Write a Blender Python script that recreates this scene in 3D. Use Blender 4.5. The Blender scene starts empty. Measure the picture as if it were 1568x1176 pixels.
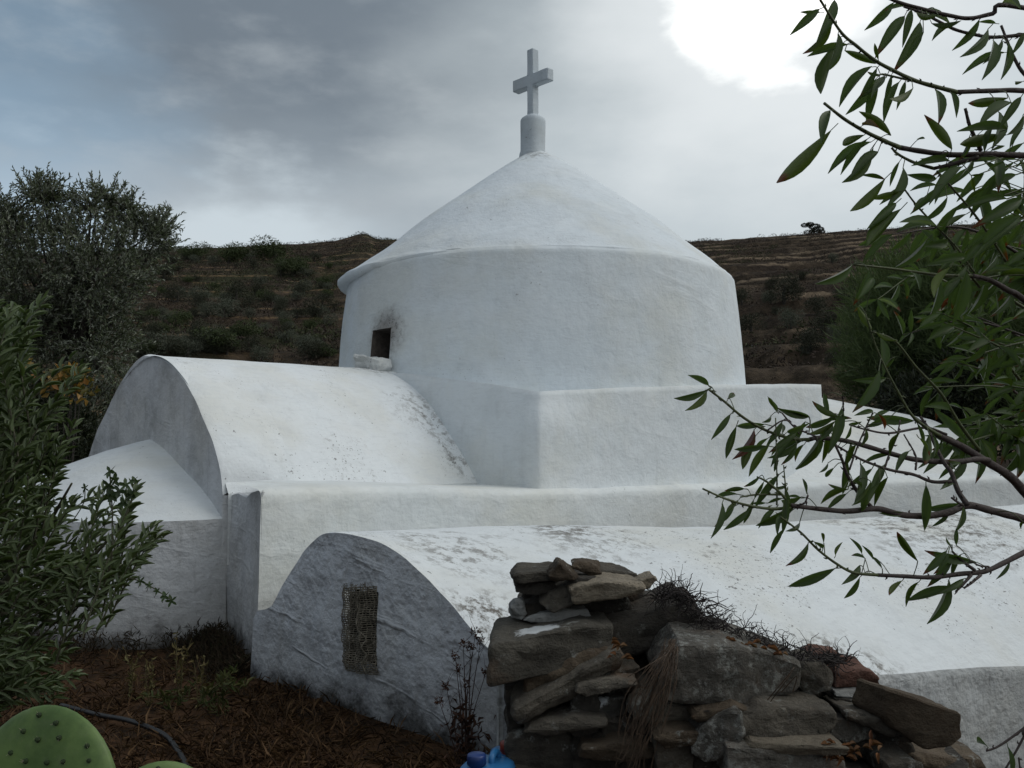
import bpy, bmesh, math, random
import numpy as np
from mathutils import Vector, Matrix, noise
R = math.radians
scene = bpy.context.scene
# ------------------------------------------------------------------ camera
F = 1400.0; PITCH = math.atan(102/1400)
cam_d = bpy.data.cameras.new('camera'); cam = bpy.data.objects.new('camera', cam_d)
scene.collection.objects.link(cam); scene.camera = cam
cam_d.sensor_width = 36; cam_d.lens = F/1568*36
cam_d.clip_start = .05; cam_d.clip_end = 3000
cam.location = (0, 0, 0); cam.rotation_euler = (R(90)+PITCH, 0, 0)
scene.render.resolution_x = 1024; scene.render.resolution_y = 768
# ------------------------------------------------------------------ light
vs = scene.view_settings
vs.view_transform = 'Standard'; vs.look = 'None'; vs.gamma = 1; vs.use_curve_mapping = False
vs.exposure = 0.25
SUN_EL, SUN_AZ = R(50), R(82)          # azimuth measured from +Y towards +X
sd = Vector((math.sin(SUN_AZ)*math.cos(SUN_EL), math.cos(SUN_AZ)*math.cos(SUN_EL), math.sin(SUN_EL)))
sl = bpy.data.lights.new('sun', 'SUN'); sl.energy = 0.75; sl.angle = R(40); sl.color = (1, .965, .9)
so = bpy.data.objects.new('sun', sl); scene.collection.objects.link(so)
so.rotation_euler = sd.to_track_quat('Z', 'Y').to_euler()

class NT:
    """tiny helper for building node trees"""
    def __init__(s, tree): s.t = tree; s.n = tree.nodes; s.l = tree.links
    def new(s, typ, **kw):
        n = s.n.new(typ)
        for k, v in kw.items():
            if hasattr(n, k): setattr(n, k, v)
        return n
    def lk(s, a, b): s.l.new(a, b)
    def put(s, sock, v):
        if isinstance(v, bpy.types.NodeSocket): s.l.new(v, sock)
        elif isinstance(v, (tuple, list)) and len(v) == 3 and sock.type == 'RGBA': sock.default_value = (*v, 1)
        else: sock.default_value = v
    def math(s, op, a, b=0.0, c=0.0, clamp=False):
        n = s.new('ShaderNodeMath', operation=op, use_clamp=clamp)
        s.put(n.inputs[0], a); s.put(n.inputs[1], b); s.put(n.inputs[2], c); return n.outputs[0]
    def mix(s, f, a, b, blend='MIX'):
        n = s.new('ShaderNodeMix', data_type='RGBA', blend_type=blend)
        s.put(n.inputs[0], f); s.put(n.inputs[6], a); s.put(n.inputs[7], b); return n.outputs[2]
    def ramp(s, v, a, b, lo=0.0, hi=1.0, smooth=True):
        n = s.new('ShaderNodeMapRange', interpolation_type='SMOOTHSTEP' if smooth else 'LINEAR')
        s.put(n.inputs[0], v); s.put(n.inputs[1], a); s.put(n.inputs[2], b); s.put(n.inputs[3], lo); s.put(n.inputs[4], hi)
        return n.outputs[0]
    def noise(s, vec, scale, detail=4, rough=.55, dist=0.0):
        n = s.new('ShaderNodeTexNoise'); s.put(n.inputs['Vector'], vec); s.put(n.inputs['Scale'], scale)
        n.inputs['Detail'].default_value = detail; n.inputs['Roughness'].default_value = rough
        n.inputs['Distortion'].default_value = dist; return n.outputs['Fac']
    def vmul(s, vec, m):
        n = s.new('ShaderNodeVectorMath', operation='MULTIPLY'); s.put(n.inputs[0], vec); n.inputs[1].default_value = m
        return n.outputs[0]

def pdir(px, py):
    """world direction through a photo pixel"""
    x, y, z = (px-784)/F, 1.0, (588-py)/F
    c, s = math.cos(PITCH), math.sin(PITCH)
    return Vector((x, y*c - z*s, y*s + z*c))
def P(px, py, Y):
    d = pdir(px, py); return d*(Y/d.y)

world = bpy.data.worlds.new('World'); scene.world = world; world.use_nodes = True
w = NT(world.node_tree); w.n.clear()
tc = w.new('ShaderNodeTexCoord'); D = tc.outputs['Generated']
sky = w.new('ShaderNodeTexSky', sky_type='NISHITA', sun_disc=False)
sky.sun_elevation = SUN_EL; sky.sun_rotation = SUN_AZ
def wdot(px=None, py=None, vec=None, src=None):
    v = (pdir(px, py) if vec is None else Vector(vec)).normalized()
    n = w.new('ShaderNodeVectorMath', operation='DOT_PRODUCT'); w.put(n.inputs[0], src or D); n.inputs[1].default_value = v
    return n.outputs['Value']
# warped direction, so cloud edges are ragged
nz = w.new('ShaderNodeTexNoise'); w.put(nz.inputs['Vector'], w.vmul(D, (1, 1, 2.2))); nz.inputs['Scale'].default_value = 4.2
nz.inputs['Detail'].default_value = 7; nz.inputs['Roughness'].default_value = .52
sub = w.new('ShaderNodeVectorMath', operation='SUBTRACT'); w.lk(nz.outputs['Color'], sub.inputs[0]); sub.inputs[1].default_value = (.5, .5, .5)
sc = w.new('ShaderNodeVectorMath', operation='SCALE'); w.lk(sub.outputs[0], sc.inputs[0]); sc.inputs['Scale'].default_value = .22
ad = w.new('ShaderNodeVectorMath', operation='ADD'); w.lk(D, ad.inputs[0]); w.lk(sc.outputs[0], ad.inputs[1])
nm = w.new('ShaderNodeVectorMath', operation='NORMALIZE'); w.lk(ad.outputs[0], nm.inputs[0]); DW = nm.outputs[0]
def blob(px, py, r0, r1, src=None, vec=None):
    """1 within r0 degrees of the pixel's direction, 0 beyond r1"""
    return w.ramp(wdot(px, py, vec, src or DW), math.cos(R(r1)), math.cos(R(r0)))
big = w.noise(w.vmul(D, (1, 1, 3.0)), 2.3, 6, .5)
fine = w.noise(w.vmul(D, (1, 1, 2.4)), 7.0, 6, .55)
col = w.mix(w.ramp(big, .33, .67), (.22, .26, .29), (.31, .345, .37))
# slate cloud upper left, bright right
col = w.mix(w.math('MULTIPLY', blob(60, 60, 4, 28), .8), col, (.095, .150, .215))
col = w.mix(w.math('MULTIPLY', blob(430, 110, 2, 18), .75), col, (.150, .175, .200))
col = w.mix(w.math('MULTIPLY', blob(1500, 250, 8, 30), .85), col, (.55, .60, .62))
col = w.mix(w.math('MULTIPLY', blob(960, 230, 3, 18), .6), col, (.45, .50, .52))
sepd = w.new('ShaderNodeSeparateXYZ'); w.lk(D, sepd.inputs[0])
low_ = w.math('ADD', sepd.outputs['Z'], w.math('MULTIPLY', w.math('SUBTRACT', fine, .5), .16))
strip_ = w.math('MULTIPLY', w.ramp(low_, .232, .315, 1, 0), w.ramp(sepd.outputs['X'], -.05, -.24))
col = w.mix(w.math('MULTIPLY', strip_, .85), col, (.58, .65, .69))
low2 = w.math('ADD', sepd.outputs['Z'], w.math('MULTIPLY', w.math('SUBTRACT', big, .5), .30))
col = w.mix(w.math('MULTIPLY', w.ramp(low2, .27, .40, 1, 0), .25), col, (.46, .52, .56))
col = w.mix(w.math('MULTIPLY', blob(-40, 260, 2, 13), .6), col, (.24, .35, .46))
col = w.mix(w.ramp(fine, .45, .75, 0, .30), col, (.52, .56, .58))
# cloud deck overhead and behind the camera
col = w.mix(w.ramp(wdot(vec=(0, -.35, 1)), .55, .95, 0, .8), col, (.50, .54, .58))
col = w.mix(w.ramp(wdot(vec=(.85, -.5, .35)), .2, .95, 0, .8), col, (.80, .82, .80))
col = w.mix(w.ramp(wdot(vec=(-.85, -.5, .2)), .3, .95, 0, .7), col, (.15, .18, .22))
# the bright gap in the clouds where the sun sits
col = w.mix(w.math('MULTIPLY', blob(1180, 0, 2, 15), .8), col, (.72, .75, .76))
col = w.mix(blob(1135, 15, .5, 5.0), col, (1.5, 1.5, 1.45))
col = w.mix(w.math('MULTIPLY', blob(1225, -25, .3, 5.6), .85), col, (1.3, 1.3, 1.28))
sk = w.mix(1.0, sky.outputs[0], (1, 1, 1), 'MULTIPLY')
sc10 = w.new('ShaderNodeVectorMath', operation='SCALE'); w.lk(col, sc10.inputs[0]); sc10.inputs['Scale'].default_value = 10.0
fin = w.mix(.97, sk, sc10.outputs[0])
bg = w.new('ShaderNodeBackground'); w.lk(fin, bg.inputs[0]); bg.inputs[1].default_value = 0.1
wo = w.new('ShaderNodeOutputWorld'); w.lk(bg.outputs[0], wo.inputs[0])

# ------------------------------------------------------------------ object helpers
def tag(o, label=None, cat=None, group=None, kind=None):
    if label: o['label'] = label
    if cat: o['category'] = cat
    if group: o['group'] = group
    if kind: o['kind'] = kind
    return o
def empty(name, loc=(0, 0, 0)):
    o = bpy.data.objects.new(name, None); scene.collection.objects.link(o); o.location = loc; o.empty_display_size = .2
    return o
def link(name, me, mat, parent=None, smooth=False):
    o = bpy.data.objects.new(name, me); scene.collection.objects.link(o)
    if mat and not me.materials: me.materials.append(mat)
    if smooth: me.polygons.foreach_set('use_smooth', [True]*len(me.polygons))
    if parent:
        o.parent = parent; o.matrix_parent_inverse = Matrix.Translation(-parent_world(parent))
    return o
def parent_world(p):
    if not p.parent: return Vector(p.location)
    return parent_world(p.parent)+p.matrix_parent_inverse.translation+Vector(p.location)
def mesh_from(name, verts, faces):
    me = bpy.data.meshes.new(name); me.from_pydata([tuple(v) for v in verts], [], faces); me.update(); return me
class MB:
    """collects geometry, links it as one mesh object"""
    def __init__(s): s.v = []; s.f = []
    def add(s, vs_, fs_):
        b = len(s.v); s.v.extend([tuple(q) for q in vs_]); s.f.extend([tuple(i+b for i in q) for q in fs_])
    def grid(s, rows, close_u=False, close_v=False):
        n, m = len(rows), len(rows[0]); b = len(s.v)
        for r_ in rows: s.v.extend([tuple(q) for q in r_])
        for i in range(n if close_v else n-1):
            for j in range(m if close_u else m-1):
                i2, j2 = (i+1) % n, (j+1) % m
                s.f.append((b+i*m+j, b+i*m+j2, b+i2*m+j2, b+i2*m+j))
    def tube(s, pts, rad, seg=6, cap=True):
        pts = [Vector(p) for p in pts]; n = len(pts)
        if not hasattr(rad, '__len__'): rad = [rad]*n
        rows = []; up = Vector((.13, .21, .97))
        for i in range(n):
            d = (pts[min(i+1, n-1)]-pts[max(i-1, 0)])
            if d.length < 1e-9: d = Vector((0, 0, 1))
            d.normalize(); a = d.cross(up)
            if a.length < 1e-3: a = d.cross(Vector((1, 0, 0)))
            a.normalize(); b = a.cross(d); up = b
            rows.append([pts[i]+(a*math.cos(t)+b*math.sin(t))*rad[i] for t in [k*2*math.pi/seg for k in range(seg)]])
        b0 = len(s.v); s.grid(rows, close_u=True)
        if cap:
            s.f.append(tuple(b0+k for k in range(seg))[::-1]); e = b0+(n-1)*seg; s.f.append(tuple(e+k for k in range(seg)))
    def build(s, name, mat, parent=None, smooth=False):
        return link(name, mesh_from(name, s.v, s.f), mat, parent, smooth)
def nz3(p, sc_=1.0, oct_=3): return noise.fractal(Vector(p)*sc_, 1.0, 2.0, oct_)
def nvec(q):
    return Vector((noise.noise(q+Vector((13.1, 5.3, 7.7))), noise.noise(q+Vector((31.7, 17.9, 3.3))), noise.noise(q+Vector((5.9, 41.3, 23.1)))))*.8
def rough(v, amp, sc_=1.5, oct_=4, seed=0):
    q = Vector(v)*sc_+Vector((seed*7.3, seed*3.1, seed*5.7))
    n = nvec(q)+nvec(q*2.3)*.45+nvec(q*5.1)*.2
    return Vector(v)+n*amp
def spline(pts, n):
    """Catmull-Rom through points, n steps a span"""
    pts = [Vector(p) for p in pts]; out = []
    ext = [pts[0]*2-pts[1]]+pts+[pts[-1]*2-pts[-2]]
    for i in range(1, len(ext)-2):
        a, b, c, d = ext[i-1:i+3]
        for k in range(n):
            t = k/n
            out.append(.5*((2*b)+(c-a)*t+(2*a-5*b+4*c-d)*t*t+(3*b-a-3*c+d)*t**3))
    out.append(pts[-1]); return out

# ------------------------------------------------------------------ materials
def newmat(name):
    m = bpy.data.materials.new(name); m.use_nodes = True; t = NT(m.node_tree); t.n.clear()
    b = t.new('ShaderNodeBsdfPrincipled'); o = t.new('ShaderNodeOutputMaterial'); t.lk(b.outputs[0], o.inputs[0])
    return m, t, b, o
def simple(name, colr, roughn=.6, **kw):
    m, t, b, o = newmat(name); pos = t.new('ShaderNodeNewGeometry').outputs['Position']
    n = t.noise(pos, kw.get('scale', 14), 4)
    c2 = tuple(min(1, c*kw.get('var', .65)) for c in colr)
    t.put(b.inputs['Base Color'], t.mix(t.ramp(n, .35, .65), c2, colr)); b.inputs['Roughness'].default_value = roughn
    bp = t.new('ShaderNodeBump'); bp.inputs['Strength'].default_value = kw.get('bump', .3); bp.inputs['Distance'].default_value = kw.get('dist', .01)
    t.lk(t.noise(pos, kw.get('scale', 14)*4, 4), bp.inputs['Height']); t.lk(bp.outputs[0], b.inputs['Normal'])
    return m

def whitewash(name, base=(.66, .69, .70), specks=.5, grime=0.0, base_z=None, trowel=.5, speck_dir=(1, 1, 1), soot=None, patch=None, bumpy=1.0):
    """lime-washed plaster: brush marks, black lichen specks, dirt creeping up from the ground"""
    m, t, b, o = newmat(name); g = t.new('ShaderNodeNewGeometry'); pos = g.outputs['Position']
    big_ = t.noise(pos, .9, 5, .6); mid = t.noise(pos, 5, 5, .6); small = t.noise(pos, 38, 5, .65)
    warm = tuple(c*f for c, f in zip(base, (.93, .90, .84)))
    c = t.mix(t.ramp(big_, .42, .66, 0, .9), base, warm)
    run = t.noise(t.vmul(pos, (7, 7, .8)), 1.0, 6, .7); c = t.mix(t.ramp(run, .55, .78, 0, .22), c, tuple(q*.66 for q in base))
    c = t.mix(t.ramp(mid, .5, .75, 0, .35+grime*.5), c, tuple(q*.80 for q in base))
    brush = t.noise(t.vmul(pos, (9, 9, 55)), 1.0, 4, .6)
    c = t.mix(t.ramp(brush, .48, .75, 0, .34), c, tuple(q*.74 for q in base))
    if grime > 0:
        gr = t.noise(pos, 2.2, 7, .72)
        c = t.mix(t.ramp(gr, .44, .72, 0, grime), c, (.23, .235, .235))
        st = t.noise(t.vmul(pos, (14, 14, 1.6)), 1.0, 5, .7)
        c = t.mix(t.ramp(st, .52, .80, 0, grime*.8), c, (.19, .185, .18))
    if specks > 0:
        sv = t.vmul(pos, speck_dir)
        dens = t.noise(pos, 1.1, 4, .6)
        s1 = t.noise(sv, 20, 3, .62); s2 = t.noise(sv, 58, 3, .6)
        thr = t.ramp(dens, .32, .68, .79-.05*specks, .69-.07*specks)
        a = t.math('SUBTRACT', s1, thr); a = t.ramp(a, 0, .035)
        thr2 = t.math('ADD', thr, -.012); e = t.ramp(t.math('SUBTRACT', s2, thr2), 0, .03)
        sp = t.math('MAXIMUM', t.math('MULTIPLY', a, .75), t.math('MULTIPLY', e, .8))
        c = t.mix(t.math('MULTIPLY', sp, min(1, .6+specks*.4)), c, (.075, .072, .066))
        if specks > .6:
            s3 = t.noise(t.vmul(pos, speck_dir), 5.5, 8, .78)
            f3 = t.math('MULTIPLY', t.ramp(s3, .57, .70), t.ramp(dens, .45, .62, 0, .75))
            c = t.mix(f3, c, (.20, .19, .17))
    if patch is not None:      # extra worn streak zones: (centre, radius, strength)
        for (pc, pr, ps) in patch:
            vd = t.new('ShaderNodeVectorMath', operation='DISTANCE'); t.lk(pos, vd.inputs[0]); vd.inputs[1].default_value = pc
            dd = t.math('ADD', vd.outputs['Value'], t.math('MULTIPLY', t.math('SUBTRACT', mid, .5), pr*1.2))
            s4 = t.noise(sv if specks > 0 else pos, 11, 8, .75)
            f4 = t.math('MULTIPLY', t.ramp(dd, pr*.35, pr, 1, 0), t.ramp(s4, .47, .60, 0, ps))
            c = t.mix(f4, c, (.13, .12, .105))
    if soot is not None:
        pc, pr = soot
        vd = t.new('ShaderNodeVectorMath', operation='DISTANCE'); t.lk(pos, vd.inputs[0]); vd.inputs[1].default_value = pc
        sn = t.noise(pos, 16, 6, .75)
        dd = t.math('ADD', vd.outputs['Value'], t.math('MULTIPLY', t.math('SUBTRACT', sn, .5), pr*.8))
        c = t.mix(t.ramp(dd, pr*.2, pr*1.1, .80, 0), c, (.15, .13, .115))
        c = t.mix(t.math('MULTIPLY', t.ramp(dd, pr*.35, pr*1.0, .8, 0), t.ramp(t.noise(pos, 24, 6, .7), .5, .66)), c, (.03, .03, .03))
    if base_z is not None:
        sep = t.new('ShaderNodeSeparateXYZ'); t.lk(pos, sep.inputs[0])
        h = t.math('ADD', sep.outputs['Z'], t.math('MULTIPLY', t.math('SUBTRACT', t.noise(pos, 4.5, 8, .75), .5), .55))
        c = t.mix(t.ramp(h, base_z+.0, base_z+.62, .55, 0), c, (.17, .16, .145))
        c = t.mix(t.ramp(h, base_z+.02, base_z+.2, .97, 0), c, (.028, .024, .019))
    b.inputs['Roughness'].default_value = .88
    b.inputs['Specular IOR Level'].default_value = .2
    # trowel ridges
    sx_ = t.new('ShaderNodeSeparateXYZ'); t.lk(pos, sx_.inputs[0]); X_, Y_, Z_ = sx_.outputs
    wz = t.math('MULTIPLY', t.noise(pos, 1.3, 3, .6), .16)
    def streak(kx, kz, tilt, lo, hi, det=4):
        cv_ = t.new('ShaderNodeCombineXYZ'); t.put(cv_.inputs[0], t.math('MULTIPLY', X_, kx)); t.put(cv_.inputs[1], t.math('MULTIPLY', Y_, kx))
        zz_ = t.math('ADD', t.math('ADD', Z_, wz), t.math('MULTIPLY', X_, tilt)); t.put(cv_.inputs[2], t.math('MULTIPLY', zz_, kz))
        return t.ramp(t.noise(cv_.outputs[0], 1.0, det, .55), lo, hi)
    rid = t.math('MULTIPLY', streak(.9, 9, .25, .58, .80, 3), trowel*.8)
    rid = t.math('ADD', rid, t.math('MULTIPLY', streak(7, 1.0, -2.2, .60, .82, 3), trowel*.5))
    rid = t.math('ADD', rid, t.math('MULTIPLY', t.ramp(t.noise(pos, 2.6, 4, .55), .35, .70), trowel*1.6))
    c = t.mix(t.math('MULTIPLY', rid, .16), c, tuple(min(.8, q*1.25) for q in base)); t.put(b.inputs['Base Color'], c)
    h = t.math('ADD', t.math('ADD', t.math('MULTIPLY', mid, 1.1), t.math('MULTIPLY', t.noise(pos, 13, 4, .6), .55)), t.math('ADD', t.math('MULTIPLY', small, .28), t.math('ADD', t.math('MULTIPLY', rid, .8), t.math('MULTIPLY', brush, .12))))
    bp = t.new('ShaderNodeBump'); bp.inputs['Strength'].default_value = .55*bumpy; bp.inputs['Distance'].default_value = .02
    t.lk(h, bp.inputs['Height']); t.lk(bp.outputs[0], b.inputs['Normal'])
    return m

def leafmat(name, cols, under=None, trans=.25, roughn=.45, tip=None):
    m, t, b, o = newmat(name); g = t.new('ShaderNodeNewGeometry'); rnd = g.outputs['Random Per Island']
    cr = t.new('ShaderNodeValToRGB'); t.lk(rnd, cr.inputs[0]); e = cr.color_ramp.elements
    while len(e) < len(cols): e.new(.5)
    for i, c in enumerate(cols): e[i].position = i/(len(cols)-1); e[i].color = (*c, 1)
    c = cr.outputs[0]
    if under: c = t.mix(g.outputs['Backfacing'], c, under)
    if tip:
        uv = t.new('ShaderNodeUVMap'); s = t.new('ShaderNodeSeparateXYZ'); t.lk(uv.outputs[0], s.inputs[0])
        r2 = t.math('FRACT', t.math('MULTIPLY', rnd, 17.31))
        f = t.math('ADD', s.outputs['X'], t.math('MULTIPLY', t.noise(g.outputs['Position'], 60, 3), .25))
        f = t.math('MULTIPLY', t.ramp(f, .90, 1.03), t.ramp(r2, .78, .83))
        c = t.mix(f, c, tip)
        c = t.mix(t.ramp(r2, .990, .994), c, tip)
        mid = t.math('ABSOLUTE', t.math('SUBTRACT', s.outputs['Y'], .5))
        c = t.mix(t.ramp(mid, .03, .07, .45, 0), c, tuple(q*2.0 for q in cols[-1]))
    t.put(b.inputs['Base Color'], c); b.inputs['Roughness'].default_value = roughn; b.inputs['Specular IOR Level'].default_value = .35
    tr = t.new('ShaderNodeBsdfTranslucent'); t.put(tr.inputs[0], t.mix(1.0, c, (1.1, 1.25, .6), 'MULTIPLY'))
    ms = t.new('ShaderNodeMixShader'); ms.inputs[0].default_value = trans
    t.lk(b.outputs[0], ms.inputs[1]); t.lk(tr.outputs[0], ms.inputs[2]); t.lk(ms.outputs[0], o.inputs[0])
    return m

def rockmat(name, c1, c2, lichen=.3, white=None, scale=1.0):
    m, t, b, o = newmat(name); g = t.new('ShaderNodeNewGeometry'); pos = g.outputs['Position']
    tcn = t.new('ShaderNodeTexCoord').outputs['Object']
    n1 = t.noise(pos, 7*scale, 6, .65); n2 = t.noise(pos, 30*scale, 6, .7)
    lay = t.noise(t.vmul(tcn, (5, 5, 26)), 1.0, 7, .75, 1.2)
    oi = t.new('ShaderNodeObjectInfo').outputs['Random']
    c = t.mix(t.ramp(n1, .35, .65), c1, c2)
    c = t.mix(t.ramp(lay, .52, .70, 0, .5), c, tuple(q*.40 for q in c1))
    c = t.mix(t.ramp(n2, .5, .75, 0, .55), c, tuple(q*.4 for q in c2))
    rust = t.noise(pos, 3.2*scale, 5, .7)
    c = t.mix(t.ramp(rust, .56, .72, 0, .55), c, (.115, .058, .028))
    hv = t.new('ShaderNodeHueSaturation'); t.put(hv.inputs['Color'], c); t.put(hv.inputs['Value'], t.ramp(oi, 0, 1, .7, 1.3, False)); c = hv.outputs[0]
    if lichen > 0:
        l1 = t.noise(pos, 9*scale, 7, .75); l2 = t.noise(pos, 42*scale, 4, .7)
        f = t.math('MULTIPLY', t.ramp(l1, .60-.14*lichen, .70-.1*lichen), t.ramp(l2, .44, .56))
        c = t.mix(t.math('MULTIPLY', f, .8), c, (.30, .31, .29))
        l3 = t.noise(pos, 26*scale, 5, .7)
        c = t.mix(t.ramp(l3, .62, .70, 0, .8), c, (.018, .017, .015))
    if white:
        pc, pr = white
        vd = t.new('ShaderNodeVectorMath', operation='DISTANCE'); t.lk(pos, vd.inputs[0]); vd.inputs[1].default_value = pc
        dd = t.math('ADD', vd.outputs['Value'], t.math('MULTIPLY', t.math('SUBTRACT', t.noise(pos, 22, 6, .75), .5), pr*1.6))
        c = t.mix(t.ramp(dd, pr*.7, pr, 1, 0), c, (.62, .65, .67))
    t.put(b.inputs['Base Color'], c); b.inputs['Roughness'].default_value = .9; b.inputs['Specular IOR Level'].default_value = .25
    bp = t.new('ShaderNodeBump'); bp.inputs['Strength'].default_value = 1.0; bp.inputs['Distance'].default_value = .03
    t.lk(t.math('ADD', t.math('MULTIPLY', n2, .9), t.math('ADD', n1, t.math('MULTIPLY', lay, .4))), bp.inputs['Height']); t.lk(bp.outputs[0], b.inputs['Normal'])
    return m

# ================================================================== GROUND AND HILLS
GZ = -1.36
ridge_px = [(-500, 420), (-200, 400), (0, 392), (150, 385), (270, 381), (330, 379), (400, 376), (480, 372), (520, 367), (545, 360), (560, 358), (575, 365), (620, 368),
            (800, 366), (1060, 370), (1150, 364), (1240, 358), (1300, 353), (1400, 348), (1568, 338), (1800, 330), (2200, 345)]
raz = []
for (a, b_) in ridge_px:
    d = pdir(a, b_); raz.append((math.atan2(d.x, d.y), d.z/math.hypot(d.x, d.y)))
def ridge_tan(az):
    if az <= raz[0][0]: base = raz[0][1]; k = max(0, 1-(raz[0][0]-az)/1.0); return base*(.35+.65*k)
    if az >= raz[-1][0]: base = raz[-1][1]; k = max(0, 1-(az-raz[-1][0])/1.0); return base*(.35+.65*k)
    for i in range(len(raz)-1):
        if raz[i][0] <= az <= raz[i+1][0]:
            k = (az-raz[i][0])/(raz[i+1][0]-raz[i][0]); return raz[i][1]*(1-k)+raz[i+1][1]*k
R0, R1 = 24.0, 170.0
def sstep(a_, b_, x_): k_ = max(0, min(1, (x_-a_)/(b_-a_))); return k_*k_*(3-2*k_)
def gz(x, y):
    drop = .95*sstep(.15, 1.1, x)*(1-sstep(7, 16, math.hypot(x, y)))*sstep(.8, 2.0, y)
    return GZ+.05*nz3((x*.5, y*.5, 0), 1.0)-drop
def hill(az, r):
    """height and a land-cover value (position inside its terrace) at polar position"""
    x, y = r*math.sin(az), r*math.cos(az)
    if r < R0:
        z = gz(x, y)
        return z, 0.0
    top = ridge_tan(az)*R1
    k = (r-R0)/(R1-R0)
    if k <= 1:
        z = GZ*(1-min(1, k*6))+(top)*(k**1.12)
        und = 2.2*nz3((x*.03, y*.03, 1.5), 1.0, 4)*math.sin(math.pi*k)
        z += und+.28*nz3((x*.35, y*.35, 4), 1.0)*min(1, k*8)*(1-.5*k)
        ta = max(0, min(1, (az-R(2))/R(8)))            # terraces on the right-hand slope
        tb = .35*(1-ta)
        st = 1.75; q = z/st+.28*nz3((x*.02, y*.02, 9), 1.0)
        fr = q-math.floor(q); stepped = (math.floor(q)+max(0, min(1, (fr-.55)/.25)) - .28*nz3((x*.02, y*.02, 9), 1.0))*st
        f = (ta+tb)*min(1, k*10)*max(0, 1-k**8)
        z = z*(1-f)+stepped*f
        return z, fr
    k2 = (r-R1)/300
    return top*max(.25, 1-k2*1.6)+.25*nz3((x*.05, y*.05, 3), 1.0)*0, 0.5
azs = [R(-180)+R(4)*i for i in range(34)]
azs = [a for a in azs if a < R(-46)]+[R(-46)+R(.2)*i for i in range(461)]
a = R(46)+R(4)
while a < R(179): azs.append(a); a += R(4)
rs = [0.0, 1]+[1.5+.25*i for i in range(20)]+[6.6, 7, 8, 10, 12, 15, 18, 21]+[R0+i*.62 for i in range(int((R1-R0)/.62)+1)]+[R1+2, R1+6, R1+15, R1+40, R1+90, R1+180, R1+350, R1+700]
gv, gf, cov = [], [], []
for r in rs:
    for a in azs:
        z, fr = hill(a, r); gv.append((r*math.sin(a), r*math.cos(a), z)); cov.append(fr)
na = len(azs)
for i in range(len(rs)-1):
    for j in range(na):
        j2 = (j+1) % na
        gf.append((i*na+j, i*na+j2, (i+1)*na+j2, (i+1)*na+j))
gme = mesh_from('ground', gv, gf)
at = gme.attributes.new('cover', 'FLOAT', 'POINT'); at.data.foreach_set('value', cov)
m, t, b, o = newmat('hill_earth'); g = t.new('ShaderNodeNewGeometry'); pos = g.outputs['Position']
cv = t.new('ShaderNodeAttribute', attribute_name='cover').outputs['Fac']
ln = t.new('ShaderNodeVectorMath', operation='LENGTH'); t.lk(pos, ln.inputs[0]); dist = ln.outputs['Value']
n1 = t.noise(pos, .11, 8, .65); n2 = t.noise(pos, .8, 8, .7); n3 = t.noise(pos, 3.5, 6, .7)
sepx = t.new('ShaderNodeSeparateXYZ'); t.lk(pos, sepx.inputs[0])
right = t.ramp(t.math('DIVIDE', sepx.outputs['X'], dist), .0, .2)
cs = t.mix(t.ramp(n2, .38, .62), (.030, .024, .017), (.076, .057, .040))
cs = t.mix(t.ramp(n1, .46, .60, 0, .75), cs, t.mix(right, (.032, .038, .018), (.034, .026, .022)))
edge = t.math('MULTIPLY', t.ramp(cv, .72, .77), t.ramp(cv, .79, .85, 1, 0))
edge = t.math('MULTIPLY', edge, t.ramp(t.noise(pos, .09, 6, .65), .47, .56))
gn = t.ramp(t.noise(t.vmul(pos, (1, 1, 2.5)), .16, 7, .65), .57, .66)
gfac = t.math('MAXIMUM', t.math('MULTIPLY', edge, .8), t.math('MULTIPLY', gn, .38))
gfac = t.math('MULTIPLY', gfac, t.ramp(n3, .3, .6, .35, 1))
cs = t.mix(gfac, cs, t.mix(right, (.22, .15, .085), (.24, .185, .13)))
cs = t.mix(t.ramp(t.noise(pos, 1.4, 8, .8), .66, .72, 0, .7), cs, (.20, .19, .175))
near = t.mix(t.ramp(t.noise(pos, 5, 6, .7), .35, .65), (.016, .010, .006), (.062, .034, .018))
near = t.mix(t.ramp(t.noise(pos, 40, 5, .7), .5, .7, 0, .6), near, (.085, .045, .022))
cs = t.mix(t.ramp(dist, 14, 24), near, cs)
t.put(b.inputs['Base Color'], cs); b.inputs['Roughness'].default_value = .95; b.inputs['Specular IOR Level'].default_value = .1
bp = t.new('ShaderNodeBump'); bp.inputs['Strength'].default_value = .9; t.put(bp.inputs['Distance'], t.ramp(dist, 5, 60, .03, .5, False))
t.lk(t.math('ADD', n2, t.math('MULTIPLY', n3, .6)), bp.inputs['Height']); t.lk(bp.outputs[0], b.inputs['Normal'])
ground = link('ground', gme, m, None, True); tag(ground, 'brown earth running up into a terraced scrub hillside', 'ground', kind='structure')

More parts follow.
